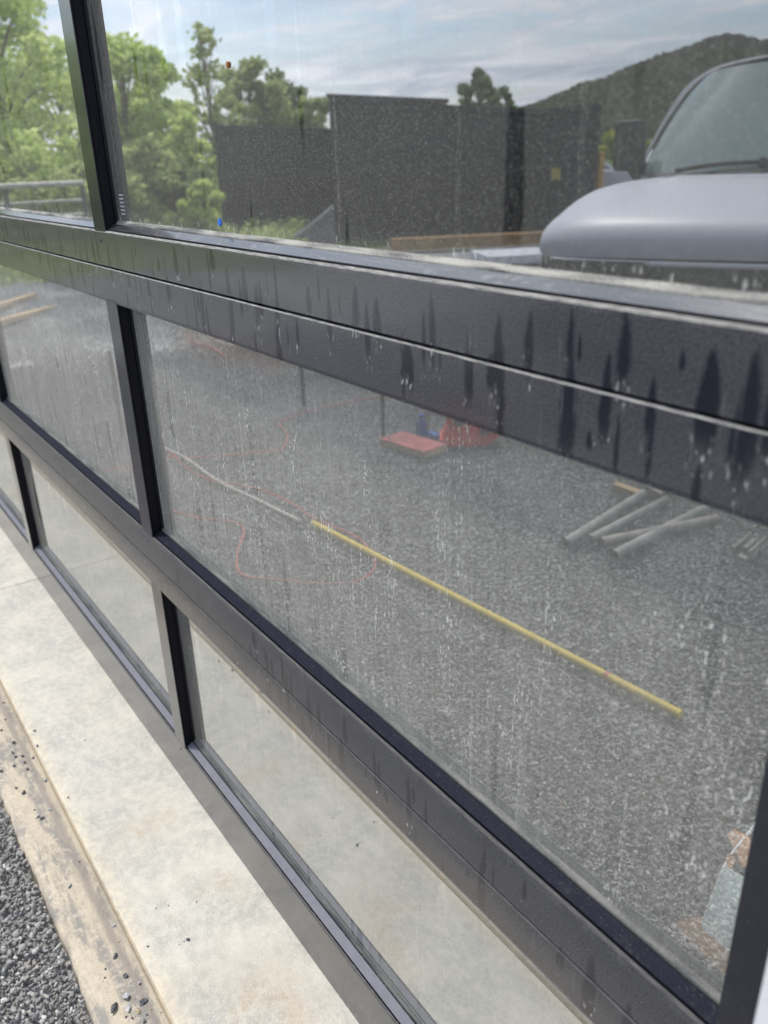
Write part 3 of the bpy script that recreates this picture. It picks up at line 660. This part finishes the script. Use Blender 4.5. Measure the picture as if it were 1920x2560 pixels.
# painted board, red tool, clamp
E0 = Vector((-1.64, -1.62)); E1 = Vector((-1.37, -1.64)); a = math.atan2(E1.y-E0.y, E1.x-E0.x)
e = empty('wooden_block', (-1.52, -1.70, GZ), 'flat timber block with a dark red painted top lying on the gravel', 'wood block'); e.rotation_euler = (0, 0, a-.06)
bm = bmesh.new(); add_box(bm, -.145, .145, -.075, .075, .002, .030); bmobj('block', bm, M_WOOD, e, bevel=.002)
bm = bmesh.new(); add_box(bm, -.144, .144, -.074, .074, .0305, .034); bmobj('red_top', bm, M_MAROON, e, bevel=.001)
e = empty('power_tool', (-1.43, -1.93, GZ), 'red cased power tool with black caps on the gravel beside the block', 'power tool'); e.rotation_euler = (0, 0, R(-50))
bm = bmesh.new(); prism(bm, [(-.09, .0), (-.10, .05), (-.075, .10), (-.085, .15), (-.03, .175), (.05, .17), (.06, .12), (.14, .10), (.16, .05), (.10, .0)], -.055, .055, 'y'); bmobj('casing', bm, M_PAINTRED, e, bevel=.012)
bm = bmesh.new(); prism(bm, [(-.095, .005), (-.11, .04), (.04, .05), (.05, .005)], -.075, .075, 'y'); bmobj('base_housing', bm, M_PAINTRED, e, bevel=.008)
for cx_, cz_, r_ in ((-.025, .125, .026), (.095, .075, .020)):
    bm = bmesh.new(); tube(bm, [(cx_, -.062, cz_), (cx_, .066, cz_)], r_, 20); bmobj('black_cap', bm, M_BLACK, e, bevel=.002)
bm = bmesh.new(); tube(bm, smooth_path([(-.07, 0, .16), (-.03, 0, .215), (.03, 0, .215), (.06, 0, .16)]), .012, 10); bmobj('handle', bm, M_BLACK, e, smooth=True)
e = empty('bar_clamp', (-1.66, -1.86, GZ), 'blue handled bar clamp standing behind the red topped block', 'clamp')
bm = bmesh.new(); add_box(bm, -.02, .02, -.018, .018, .003, .06); add_box(bm, -.012, .012, -.012, .012, .058, .10); bmobj('jaw', bm, M_BLUE, e, bevel=.004)
bm = bmesh.new(); tube(bm, [(.05, .0, .004), (.05, .0, .17)], .006, 10); tube(bm, [(.05, 0, .15), (.05, 0, .175)], .011, 10); bmobj('steel_bar', bm, M_STEEL, e)
bm = bmesh.new(); add_box(bm, .02, .13, -.015, .015, .003, .028); bmobj('foot', bm, M_BLUE, e, bevel=.004)
for (x, y, hgt, lab) in ((-2.51, -1.70, .42, 'thin black stake in the gravel, the far one of the pair'), (-1.77, -1.71, .40, 'thin black stake in the gravel, the one by the red topped block'), (-2.63, -.72, .40, 'black stake with a lumpy foot just past the middle mullion')):
    bm = bmesh.new(); tube(bm, [(x, y, GZ-.02), (x+.004, y, hgt)], .011 if hgt > .41 else .009, 8); o = bmobj('stake', bm, M_BLACK); tag(o, lab, 'stake', 'black stakes in the gravel')
# lumber on the mound
for (a_, b_, lab) in (((-5.9, -.62), (-6.60, -1.50), 'nearer of the two raw planks on the pale gravel'), ((-6.5, -.80), (-7.23, -1.47), 'farther of the two raw planks on the pale gravel')):
    A = Vector((*a_, 0)); B = Vector((*b_, 0)); L = (B-A).length; mid = (A+B)/2; zc = float(hump(mid.x, mid.y))+.02
    bm = bmesh.new(); add_box(bm, -L/2, L/2, -.045, .045, 0, .038); o = bmobj('plank', bm, M_WOOD, bevel=.002)
    o.location = (mid.x, mid.y, zc); o.rotation_euler = (0, 0, math.atan2(B.y-A.y, B.x-A.x)); tag(o, lab, 'plank', 'raw planks on the mound')
P, S = scatter(-8.5, -7.9, -1.75, -1.25, .08, .0, .06, .03, .06); v, f = stones(P, S, 1, seed=77)
o = npmesh('rubble_heap', v, f, simple('pale_rubble', (.62, .58, .50), .9)); tag(o, 'small pale heap of broken rubble at the far edge of the gravel', 'rubble', kind='stuff')

# ------------------------------------------------------------------ pickup truck
PF = Vector((-.703, -2.951, 0)); TA = R(62)
truck = empty('pickup_truck', PF, 'white pickup truck parked nose towards the door, hood and windshield mirrored in the glass', 'truck')
truck.scale = (1.035, 1, 1); truck.rotation_euler = (0, 0, TA-math.pi/2)       # local +y = forward, local +x = its right... (-L)
M_PAINT = simple('white_car_paint', (.65, .665, .72), .5, 0, .02, 3, 0, .4, .25)
M_TRIM = simple('dark_trim', (.012, .012, .012), .55, 0, .1, 6)
M_SKYSHEEN = simple('sky_sheen_strip', (.80, .80, .88), .4, 0, .02, 3)  # sky reflection of the chrome put into a pale lavender colour
for n_ in M_PAINT.node_tree.nodes:
    if n_.type == 'BSDF_PRINCIPLED': n_.inputs['Coat Roughness'].default_value = .35
m, nt, out = newmat('car_glass'); g1 = bsdf(nt, (.20, .27, .25), .05, 0, .8); g1.inputs['Coat Weight'].default_value = 1; nt.links.new(g1.outputs[0], out.inputs[0]); M_CARGLASS = m
def TL(l, b, z): return (-l, -b, z)               # l: towards the far fender, b: backwards
def loft(name, rows, mat, parent, sub=2, close=False, mirror=True):
    bm = bmesh.new(); R_ = []
    for r_ in rows:
        full = ([TL(-l, b, z) for l, b, z in r_[::-1]]+[TL(l, b, z) for l, b, z in (r_[1:] if r_[0][0] == 0 else r_)]) if mirror else [TL(*q) for q in r_]
        R_.append([bm.verts.new(q) for q in full])
    for u, v in zip(R_, R_[1:]):
        for k in range(len(u)-1): bm.faces.new((u[k], u[k+1], v[k+1], v[k]))
    o = bmobj(name, bm, mat, parent, smooth=True)
    s = o.modifiers.new('s', 'SUBSURF'); s.levels = sub; s.render_levels = sub
    return o
hood = [[(0, -.02, .76), (.5, -.005, .76), (.84, .04, .755), (.97, .17, .74)],
        [(0, -.03, .80), (.5, -.012, .80), (.85, .035, .795), (.978, .17, .78)],
        [(0, -.01, .865), (.5, .01, .865), (.85, .055, .855), (.980, .18, .83)],
        [(0, .05, .925), (.5, .07, .925), (.84, .11, .912), (.962, .24, .885)],
        [(0, .20, .970), (.5, .21, .972), (.80, .26, .965), (.935, .38, .925)],
        [(0, .60, 1.025), (.5, .60, 1.030), (.78, .62, 1.018), (.935, .66, .975)],
        [(0, 1.04, 1.070), (.5, 1.06, 1.075), (.74, 1.10, 1.068), (.93, 1.12, 1.01)],
        [(0, 1.14, 1.065), (.5, 1.16, 1.070), (.74, 1.20, 1.060), (.93, 1.22, 1.01)]]
loft('hood', hood, M_PAINT, truck, 2)
side = [[(.975, .23, .83), (.985, .22, .60), (.97, .25, .42)], [(.955, .40, .92), (.995, .40, .66), (.985, .40, .55)], [(.94, .70, .97), (1.0, .72, .80), (.99, .74, .78)], [(.93, 1.15, 1.01), (1.0, 1.12, .70), (.99, 1.12, .42)],
        [(.92, 2.4, 1.03), (1.0, 2.4, .70), (.985, 2.4, .36)], [(.92, 3.1, 1.04), (1.0, 3.1, .70), (.985, 3.1, .36)], [(.92, 4.6, 1.05), (1.0, 4.6, .70), (.985, 4.6, .45)]]
for sgn in (1, -1):
    loft('side_panel', [[(l*sgn, b, z) for l, b, z in r_] for r_ in side], M_PAINT, truck, 2, mirror=False)
    bm = bmesh.new(); tube(bm, [TL(sgn*.70, .78, .36), TL(sgn*.96, .78, .36)], .36, 28); wh = bmobj('wheel', bm, M_BLACK, truck, bevel=.03)
    bm = bmesh.new(); tube(bm, [TL(sgn*.955, .78, .36), TL(sgn*.972, .78, .36)], .21, 20); bmobj('rim', bm, M_STEEL, wh)
    bm = bmesh.new(); tube(bm, [TL(sgn*.70, 4.0, .36), TL(sgn*.96, 4.0, .36)], .36, 28); wh = bmobj('wheel', bm, M_BLACK, truck, bevel=.03)
    bm = bmesh.new(); tube(bm, [TL(sgn*.955, 4.0, .36), TL(sgn*.972, 4.0, .36)], .21, 20); bmobj('rim', bm, M_STEEL, wh)
    bm = bmesh.new(); add_box(bm, min(sgn*.60, sgn*.90), max(sgn*.60, sgn*.90), -.14, -.07, .56, .70); o = bmobj('headlight', bm, simple('headlight_lens', (.45, .47, .50), .1, 0, .1), truck, bevel=.02)
    # door mirror with arm
    bm = bmesh.new(); vs = add_box(bm, -.085, .085, -.05, .05, -.135, .135)
    bmesh.ops.translate(bm, verts=bm.verts, vec=TL(sgn*.80, 1.28, 1.235)); mir = bmobj('door_mirror', bm, M_TRIM, truck, bevel=.035)
    bm = bmesh.new(); tube(bm, [TL(sgn*.74, 1.30, 1.06), TL(sgn*.79, 1.28, 1.13)], .03, 8); bmobj('mirror_arm', bm, M_TRIM, mir)
ws = [[(0, 1.10, 1.075), (.35, 1.11, 1.078), (.64, 1.15, 1.075), (.725, 1.22, 1.07)], [(0, 1.34, 1.30), (.33, 1.35, 1.30), (.59, 1.40, 1.30), (.67, 1.47, 1.29)], [(0, 1.58, 1.52), (.30, 1.59, 1.52), (.52, 1.66, 1.51), (.60, 1.74, 1.49)], [(0, 1.72, 1.655), (.28, 1.73, 1.65), (.46, 1.80, 1.63), (.53, 1.88, 1.60)]]
loft('windshield', ws, M_CARGLASS, truck, 2)
cab = [[(.738, 1.20, 1.07), (.758, 1.26, 1.05), (.82, 1.55, 1.05)], [(.682, 1.45, 1.29), (.700, 1.52, 1.30), (.755, 1.78, 1.30)], [(.612, 1.72, 1.49), (.632, 1.79, 1.51), (.69, 2.02, 1.50)], [(.54, 1.87, 1.605), (.57, 1.94, 1.62), (.62, 2.10, 1.62)], [(.40, 1.83, 1.665), (.42, 1.92, 1.69), (.42, 2.1, 1.70)], [(0, 1.74, 1.69), (0, 1.84, 1.715), (0, 2.1, 1.72)]]
M_PILLAR = simple('grey_pillar_trim', (.20, .21, .22), .5, 0, .1, 6)
for sgn in (1, -1):
    loft('windshield_pillar', [[(l*sgn, b, z) for l, b, z in r_] for r_ in cab], M_PILLAR, truck, 2, mirror=False)
    bm = bmesh.new(); q = [TL(sgn*.82, 1.56, 1.06), TL(sgn*.88, 2.9, 1.06), TL(sgn*.66, 2.8, 1.60), TL(sgn*.63, 2.12, 1.60)]
    bm.faces.new([bm.verts.new(p) for p in q]); bm.faces.new([bm.verts.new((p[0]*.985, p[1], p[2])) for p in q]); bmobj('side_window', bm, M_CARGLASS, truck)
rf = [[(0, 2.05, 1.72), (.42, 2.05, 1.70), (.63, 2.08, 1.62)], [(0, 2.6, 1.73), (.45, 2.6, 1.71), (.66, 2.6, 1.62)], [(0, 3.0, 1.70), (.45, 3.0, 1.68), (.66, 3.0, 1.60)], [(0, 3.12, 1.10), (.5, 3.12, 1.10), (.9, 3.1, 1.06)]]
loft('cab_roof', rf, M_PAINT, truck, 2)
bm = bmesh.new(); add_box(bm, -.9, .9, -4.6, -3.2, .98, 1.0); add_box(bm, -.92, .92, -4.64, -4.6, .5, 1.02); bmobj('truck_bed', bm, M_PAINT, truck)
loft('cowl', [[(0, 1.08, 1.078), (.4, 1.09, 1.082), (.74, 1.15, 1.072)], [(0, 1.10, 1.092), (.4, 1.11, 1.094), (.73, 1.18, 1.082)], [(0, 1.16, 1.100), (.4, 1.17, 1.100), (.71, 1.24, 1.090)]], M_TRIM, truck, 1)
bm = bmesh.new(); tube(bm, smooth_path([TL(.52, 1.10, 1.10), TL(.35, 1.13, 1.125), TL(.1, 1.14, 1.135), TL(-.25, 1.13, 1.125)]), .012, 8); tube(bm, [TL(.1, 1.13, 1.11), TL(.1, 1.145, 1.15)], .02, 8); bmobj('wiper', bm, M_TRIM, truck)
bm = bmesh.new(); tube(bm, smooth_path([TL(.92, .22, .735), TL(.80, .04, .738), (0, .028, .738), TL(-.80, .04, .738), TL(-.92, .22, .735)], 6), .012, 8); bmobj('chrome_strip', bm, M_SKYSHEEN, truck, smooth=True)
bm = bmesh.new(); prism(bm, [(-.93, .12), (-.80, -.02), (.80, -.02), (.93, .12), (.93, 1.0), (-.93, 1.0)][::-1], .30, .745, 'z')
bmesh.ops.scale(bm, vec=(1, -1, 1), verts=bm.verts); bmobj('grille', bm, M_TRIM, truck)
bm = bmesh.new(); prism(bm, [(-1.0, .25), (-.92, .02), (-.5, -.08), (.5, -.08), (.92, .02), (1.0, .25), (.9, .3), (-.9, .3)][::-1], .32, .50, 'z')
bmesh.ops.scale(bm, vec=(1, -1, 1), verts=bm.verts); bmobj('bumper', bm, M_TRIM, truck, bevel=.02)
bm = bmesh.new(); add_box(bm, -.92, .92, -4.5, -.9, .34, .9); bmobj('chassis', bm, M_BLACK, truck)

# ------------------------------------------------------------------ second car beyond
C2x = 1.357
car = empty('parked_car', (C2x+17.2*math.cos(R(-133.2)), .478+17.2*math.sin(R(-133.2)), .10), 'pale car parked behind the pickup, only its curved window and roof edge showing', 'car'); car.rotation_euler = (0, 0, R(-133.2))
bm = bmesh.new(); prism(bm, [(-2.1, .3), (-2.1, .66), (-1.4, .78), (-.9, .80), (1.3, .80), (1.9, .76), (2.1, .6), (2.1, .3)], -.80, .80, 'y')
bmesh.ops.rotate(bm, matrix=Matrix.Rotation(R(-90), 3, 'Z'), verts=bm.verts); bmobj('body', bm, M_PAINT, car, bevel=.06)
bm = bmesh.new(); prism(bm, [(-1.0, .78), (-.35, 1.12), (.0, 1.17), (.7, 1.16), (1.35, .80)], -.62, .62, 'y')
bmesh.ops.rotate(bm, matrix=Matrix.Rotation(R(-90), 3, 'Z'), verts=bm.verts); bmobj('windows', bm, M_CARGLASS, car, bevel=.05)
bm = bmesh.new(); tube(bm, smooth_path([(-.60, .9, .82), (-.60, .35, 1.13), (-.58, 0, 1.185), (-.58, -.7, 1.18), (-.60, -1.3, .83)]), .028, 8); tube(bm, smooth_path([(.60, .9, .82), (.60, .35, 1.13), (.58, 0, 1.185), (.58, -.7, 1.18), (.60, -1.3, .83)]), .028, 8)
tube(bm, smooth_path([(-.60, .35, 1.13), (0, .38, 1.17), (.60, .35, 1.13)]), .028, 8)
bmobj('roof_edge', bm, M_PAINT, car, smooth=True)
for sx in (-.72, .72):
    for yy in (-1.3, 1.3):
        bm = bmesh.new(); tube(bm, [(sx-.1, yy, .3), (sx+.1, yy, .3)], .3, 20); bmobj('wheel', bm, M_BLACK, car, bevel=.02)

# ------------------------------------------------------------------ charcoal site cabins across the yard
C2 = Vector((1.357, .478, 1.212))
def AZ(a, D): return Vector((C2.x+D*math.cos(R(a)), C2.y+D*math.sin(R(a)), 0))
def clad_mat(name, c, band=None):
    m, nt, out = newmat(name); v = gen(nt); s = nt.nodes.new('ShaderNodeSeparateXYZ'); nt.links.new(v.s, s.inputs[0])
    x = X(nt, s.outputs[0]); z = X(nt, s.outputs[2])
    wv = _m(nt, 'SINE', x*42.)
    n = noise(nt, v, 2.5, 5)
    cc = mixc(nt, step(n, .3, .7), tuple(q*.75 for q in c), tuple(q*1.3 for q in c))
    if band: cc = mixc(nt, 1.-step(z, band-.01, band+.01), cc, (c[0]*1.15, c[1]*.95, c[2]*.85))
    nt.links.new(bsdf(nt, cc, .6, 0, .3, bump(nt, wv, .4, .02)).outputs[0], out.inputs[0]); return m
M_CLAD = clad_mat('charcoal_cladding', (.030, .029, .030), .95); M_CLAD2 = clad_mat('black_cladding', (.014, .016, .018)); M_CAP = simple('black_edge_trim', (.008, .008, .009), .4)
def cabin(R_, L_, hr, hl, depth, label, mat):
    """R_, L_: the front corners at the right and left end as mirrored in the door; hr, hl: wall heights there"""
    d = (L_-R_); L = d.length; ang = math.atan2(d.y, d.x)
    e = empty('site_cabin', R_, label, 'cabin', 'charcoal cabins across the yard'); e.rotation_euler = (0, 0, ang)
    def slab(z0, z1, z2, o_, dep):
        bm = bmesh.new()
        q = [(-o_, -o_, z0, z1), (L+o_, -o_, z0, z2), (L-.35+o_, dep, z0, z2), (.35-o_, dep, z0, z1)]
        b = [bm.verts.new((x, y, (zz if z0 < 0 else t-.058))) for x, y, zz, t in q]; t_ = [bm.verts.new((x, y, t)) for x, y, zz, t in q]
        bm.faces.new(b[::-1]); bm.faces.new(t_)
        for k in range(4): bm.faces.new((b[k], b[(k+1) % 4], t_[(k+1) % 4], t_[k]))
        return bm
    bmobj('cabin_walls', slab(-.05, hr, hl, 0, depth), mat, e)
    bmobj('roof_edge', slab(0, hr+.06, hl+.06, .04, depth), M_CAP, e, bevel=.006)
    for k in range(1, int(L/1.15)+1):
        bm = bmesh.new(); t = k*1.15/L; add_box(bm, k*1.15-.015, k*1.15+.015, -.010, -.002, .02, hr+(hl-hr)*t-.03); bmobj('wall_batten', bm, M_CAP, e)
    return e
cabin(AZ(-147.3, 15.4), AZ(-155.0, 15.2), 1.62, 1.74, 1.6, 'low charcoal cabin at the left of the row', M_CLAD)
cabin(AZ(-140.45, 14.6), AZ(-147.75, 14.4), 1.98, 2.10, 1.4, 'tallest charcoal cabin in the middle of the row', M_CLAD)
cabin(AZ(-134.6, 15.2), AZ(-140.7, 15.0), 1.80, 1.93, 1.4, 'charcoal cabin just right of the tallest one', M_CLAD)
e = cabin(AZ(-131.0, 14.9), AZ(-134.75, 14.7), 1.86, 1.78, 1.4, 'black cabin at the right end with a small yellow notice', M_CLAD2)
bm = bmesh.new(); add_box(bm, .60, .74, -.03, -.006, .80, .98); bmobj('yellow_notice', bm, simple('yellow_notice', (.34, .29, .06), .6), e)
pp = AZ(-130.85, 15.0); bm = bmesh.new(); add_box(bm, -.05, .05, -.05, .05, -.05, 1.2); o = bmobj('timber_post', bm, simple('orange_timber', (.48, .27, .07), .8, 0, .2, 8), bevel=.005); o.location = pp; tag(o, 'orange timber post at the corner of the black cabin', 'post')
def beam(a, b, hgt, wd, z0, mat, name, label, cat):
    d = b-a; L = d.length; bm = bmesh.new(); add_box(bm, 0, L, -wd/2, wd/2, 0, hgt); o = bmobj(name, bm, mat, bevel=.008); o.location = (a.x, a.y, z0); o.rotation_euler = (0, 0, math.atan2(d.y, d.x)); return tag(o, label, cat)
M_ORW = simple('orange_formwork_timber', (.27, .16, .06), .8, 0, .3, 6)
beam(AZ(-144.1, 12.2), AZ(-132.6, 12.9), .16, .25, 0.0, M_ORW, 'timber_beam', 'long orange-brown timber beam on the ground before the cabins', 'timber beam')
beam(AZ(-138.3, 10.6), AZ(-133.8, 10.9), .10, .8, .0, simple('pale_sheet', (.60, .62, .66), .6), 'board_stack', 'flat stack of pale boards on the ground beyond the pickup', 'boards')
w0 = AZ(-150.7, 12.5); w1 = AZ(-147.8, 12.5); d = w1-w0
bm = bmesh.new(); prism(bm, [(0, .2), (d.length, .2), (d.length, .62), (d.length*.75, .50), (d.length*.35, .32)], -.3, .3, 'y'); add_box(bm, .0, d.length, -.31, .31, -.04, .199)
o = bmobj('tarpaulin_pile', bm, simple('grey_tarpaulin', (.10, .10, .105), .6, 0, .1, 4), bevel=.02); o.location = w0; o.rotation_euler = (0, 0, math.atan2(d.y, d.x)); tag(o, 'grey wedge-shaped tarpaulin pile in front of the low cabin', 'tarpaulin')

# ------------------------------------------------------------------ tube gate on the left
g0, g1 = AZ(-171.5, 11.5), AZ(-163.2, 12.0); d = g1-g0; L = d.length
gate = empty('tube_gate', g0, 'grey steel tube gate with level bars in front of the trees', 'gate'); gate.rotation_euler = (0, 0, math.atan2(d.y, d.x))
bm = bmesh.new(); tube(bm, [(0, 0, 1.03), (L, 0, 1.03)], .035, 8); bmobj('top_bar', bm, M_STEEL, gate)
for zz in (.83, .66, .48, .30, .12):
    bm = bmesh.new(); tube(bm, [(0, 0, zz), (L, 0, zz)], .018, 8); bmobj('bar', bm, M_STEEL, gate)
for xx in (.02, L*.45, L-.02):
    bm = bmesh.new(); tube(bm, [(xx, 0, -.04), (xx, 0, 1.0)], .03, 8); bmobj('gate_post', bm, M_BLACK, gate)

# ------------------------------------------------------------------ trees
def leaves(centers, rad, per, size, seed):
    rg = np.random.default_rng(seed); n = len(centers)*per
    C = np.repeat(centers, per, 0); rr = np.repeat(rad, per)
    d = rg.normal(size=(n, 3)); d /= np.linalg.norm(d, axis=1)[:, None]
    P = C+d*(rg.random(n)**.5*rr)[:, None]*np.array([1, 1, .75])
    u = rg.normal(size=(n, 3)); u /= np.linalg.norm(u, axis=1)[:, None]
    w2 = rg.normal(size=(n, 3)); w2 -= (w2*u).sum(1)[:, None]*u; w2 /= np.linalg.norm(w2, axis=1)[:, None]
    s = size*(.6+.8*rg.random(n))[:, None]
    V = np.stack([P-u*s, P+w2*s*.55, P+u*s, P-w2*s*.55], 1).reshape(-1, 3)
    F = np.arange(n*4).reshape(n, 4); return V, F
def tree(base, H, Rc, label, mat, seed, crown0=.25, nl=60, per=110, size=.05, shape='round', lean=0, group='trees beyond the yard', cat='tree', name='tree', trunk_r=.09):
    rg = random.Random(seed); e = empty(name, base, label, cat, group)
    bm = bmesh.new(); tp = [(lean*t*H+rg.uniform(-.03, .03)*H*.3, rg.uniform(-.03, .03)*H*.3, t*H*.92-.1) for t in (0, .2, .4, .6, .8, 1)]
    tp = smooth_path(tp, 4); tube(bm, tp, trunk_r, 8, True, trunk_r*.2)
    cs, rs = [], []
    for k in range(nl):
        t = crown0+(1-crown0)*(k+.5)/nl
        if shape == 'round': env = math.sqrt(max(0, 1-((t-crown0)/(1-crown0)*2-.85)**2/1.35))
        elif shape == 'spire': env = (1-(t-crown0)/(1-crown0))**.8*.9+.12
        else: env = .5+.5*math.sin(t*7+seed)
        a = rg.uniform(0, 6.28); r_ = Rc*env*rg.uniform(.35, 1.08); p0 = tp[min(len(tp)-1, int(t*.8*len(tp)))]
        c = Vector((lean*t*H+r_*math.cos(a), r_*math.sin(a), t*H+rg.uniform(-.04, .04)*H))
        cs.append(c[:]); rs.append(Rc*rg.uniform(.16, .34)*(1 if shape != 'spire' else .8))
        if k % 2 == 0: tube(bm, smooth_path([p0, (p0+c)/2+Vector((0, 0, .04*H)), c], 3), trunk_r*.32, 5, True, trunk_r*.06)
    bmobj('trunk', bm, M_BARK, e, smooth=True)
    V, F = leaves(np.array(cs), np.array(rs), per, size, seed); npmesh('crown', V, F, mat, e); return e
def T(az, D, el, **k):
    p = AZ(az, D); z = -.6; p.z = z; H = C2.z+D*math.tan(R(el))-z; return p, H
def put(az, D, el, Rc, label, mat, seed, **k):
    p, H = T(az, D, el); return tree(p, H, Rc, label, mat, seed, **k)
put(-171.0, 21, 11.0, 2.2, 'broad pale green tree at the far left, cut by the frame edge', M_LEAF, 1, crown0=.16, nl=90, size=.075)
put(-167.0, 18, 9.6, 1.45, 'pale green tree, tallest of those left of the middle mullion', M_LEAF, 2, crown0=.18, nl=80, size=.07)
put(-163.8, 22, 6.6, 1.4, 'lower pale green tree behind the end of the tube gate', M_LEAF, 3, crown0=.12, nl=70, size=.075)
put(-160.2, 19, 6.9, 1.15, 'pale green tree just right of the middle mullion', M_LEAF, 4, crown0=.15, nl=80, size=.07)
put(-158.1, 20, 5.4, .9, 'small pale green tree whose crown steps down towards the sky gap', M_LEAF, 5, crown0=.12, nl=60, size=.07)
put(-156.9, 18, 2.6, .65, 'smallest pale green tree beside the sky gap', M_LEAF, 6, crown0=.10, nl=50, size=.065)
put(-154.9, 21, 7.6, .95, 'slim open tree rising alone behind the low cabin', M_LEAF3, 7, crown0=.28, nl=80, per=13, size=.08, shape='spire', lean=-.035, trunk_r=.06)
put(-152.6, 26, 5.2, 1.1, 'olive tree behind the low cabin beside the slim one', M_LEAF3, 8, crown0=.3, nl=70, size=.09)
put(-150.6, 27, 4.5, .95, 'dark round topped tree behind the low cabin', M_LEAF2, 9, crown0=.3, nl=60, size=.09)
put(-148.6, 25, 3.4, .8, 'small olive tree against the side of the tallest cabin', M_LEAF3, 10, crown0=.3, nl=50, size=.09)
put(-138.4, 24, 4.35, .62, 'dark bushy tree top showing over the cabin roof', M_LEAF2, 11, crown0=.45, nl=50, per=150, size=.07)
put(-136.8, 25, 3.75, .36, 'narrow dark tree top beside the bushy one over the roof', M_LEAF2, 12, crown0=.4, nl=30, per=120, size=.07)
def bush(az, D, el, Rc, label, mat, seed, z=-.3, size=.06):
    p = AZ(az, D); p.z = z; H = C2.z+D*math.tan(R(el))-z
    return tree(p, H, Rc, label, mat, seed, crown0=.05, nl=46, per=100, size=size, group='bushes beyond the yard', cat='bush', name='bush', trunk_r=.03)
for k, (a_, D_, el_, r_, mt, lab) in enumerate([(-171.5, 15, 1.5, 1.0, M_LEAF, 'leafy bush behind the gate at the far left'), (-168.2, 14.5, .8, .9, M_LEAF3, 'olive bush behind the middle of the gate'),
      (-165.2, 15, 1.6, .9, M_LEAF, 'bright bush behind the right end of the gate'), (-162.3, 14, .2, .8, M_LEAF3, 'olive bush right of the gate'), (-159.7, 14.5, 1.2, .8, M_LEAF3, 'olive bush below the tree at the mullion'),
      (-157.8, 15, .2, .6, M_LEAF2, 'dark bush at the foot of the sky gap'), (-156.0, 14.2, -1.2, .35, M_LEAF, 'green bush touching the corner of the low cabin'), (-130.0, 19, .75, .55, M_LEAF4, 'yellow-green bush beside the orange post'), (-128.2, 21, .3, .6, M_LEAF4, 'yellow-green bush behind the pickup mirror')]):
    bush(a_, D_, el_, r_, lab, mt, 40+k)
# low ground cover past the gravel
rg = np.random.default_rng(5); n = 900
aa = rg.uniform(-176, -150, n); DD = rg.uniform(9.8, 17, n)
Cc = np.stack([C2.x+DD*np.cos(np.radians(aa)), C2.y+DD*np.sin(np.radians(aa)), rg.uniform(-.05, .22, n)*(DD-8.5)/5], 1)
V, F = leaves(Cc, np.full(n, .28), 45, .045, 6); o = npmesh('undergrowth', V, F, M_LEAF3); tag(o, 'tangled green undergrowth at the edge of the gravel', 'undergrowth', kind='stuff')
# ------------------------------------------------------------------ wooded mountain
m, nt, out = newmat('wooded_slope'); p, x, y, z = pos(nt)
nf = noise(nt, p, .09, 6, .7); nv = voro(nt, p, .16)
c = mixc(nt, step(nf, .35, .65), (.018, .027, .013), (.06, .07, .03)); c = mixc(nt, step(z, 24, 40)*.7, c, (.05, .045, .042))
nt.links.new(bsdf(nt, c, .95, 0, .1, bump(nt, nv*-1.+nf, 1., 4.)).outputs[0], out.inputs[0]); M_HILL = m
def ridge(a):
    pts = [(-150, .2), (-141, 1.2), (-137.7, 2.2), (-135, 2.75), (-132.4, 3.6), (-130, 4.3), (-127.2, 5.15), (-125.6, 5.6), (-124.3, 5.85), (-122.8, 5.45), (-121, 5.3), (-116, 4.6), (-108, 3.2), (-98, 1.8), (-80, .8)]
    for (a0_, e0), (a1_, e1) in zip(pts, pts[1:]):
        if a0_ <= a <= a1_:
            t = (a-a0_)/(a1_-a0_); return e0+(e1-e0)*t
    return .1
NA, ND = 420, 70; V = []
rg = np.random.default_rng(8)
for i in range(NA+1):
    a = -150+70*i/NA; el = ridge(a)
    for j in range(ND+1):
        t = j/ND; D = 140+300*t
        zz = C2.z+D*math.tan(R(el))*(math.sin(min(1, t/.85)*math.pi/2)**1.25) - (0 if t < .85 else (t-.85)*90)
        zz += (rg.random()-.3)*1.5*(t > .02)+1.4*math.sin(i*.23+j*.31)*math.sin(j*.5)*(.2+t)*.5 - (1-min(1, t*8))*3
        V.append((C2.x+D*math.cos(R(a)), C2.y+D*math.sin(R(a)), zz))
V = np.array(V); ii = (np.arange(NA)[:, None]*(ND+1)+np.arange(ND)[None]).ravel(); F = np.stack([ii, ii+1, ii+ND+2, ii+ND+1], 1)
o = npmesh('wooded_hill', V, F, M_HILL, smooth=False); tag(o, 'dark green wooded mountain ridge under the clouds', 'hill', kind='structure')
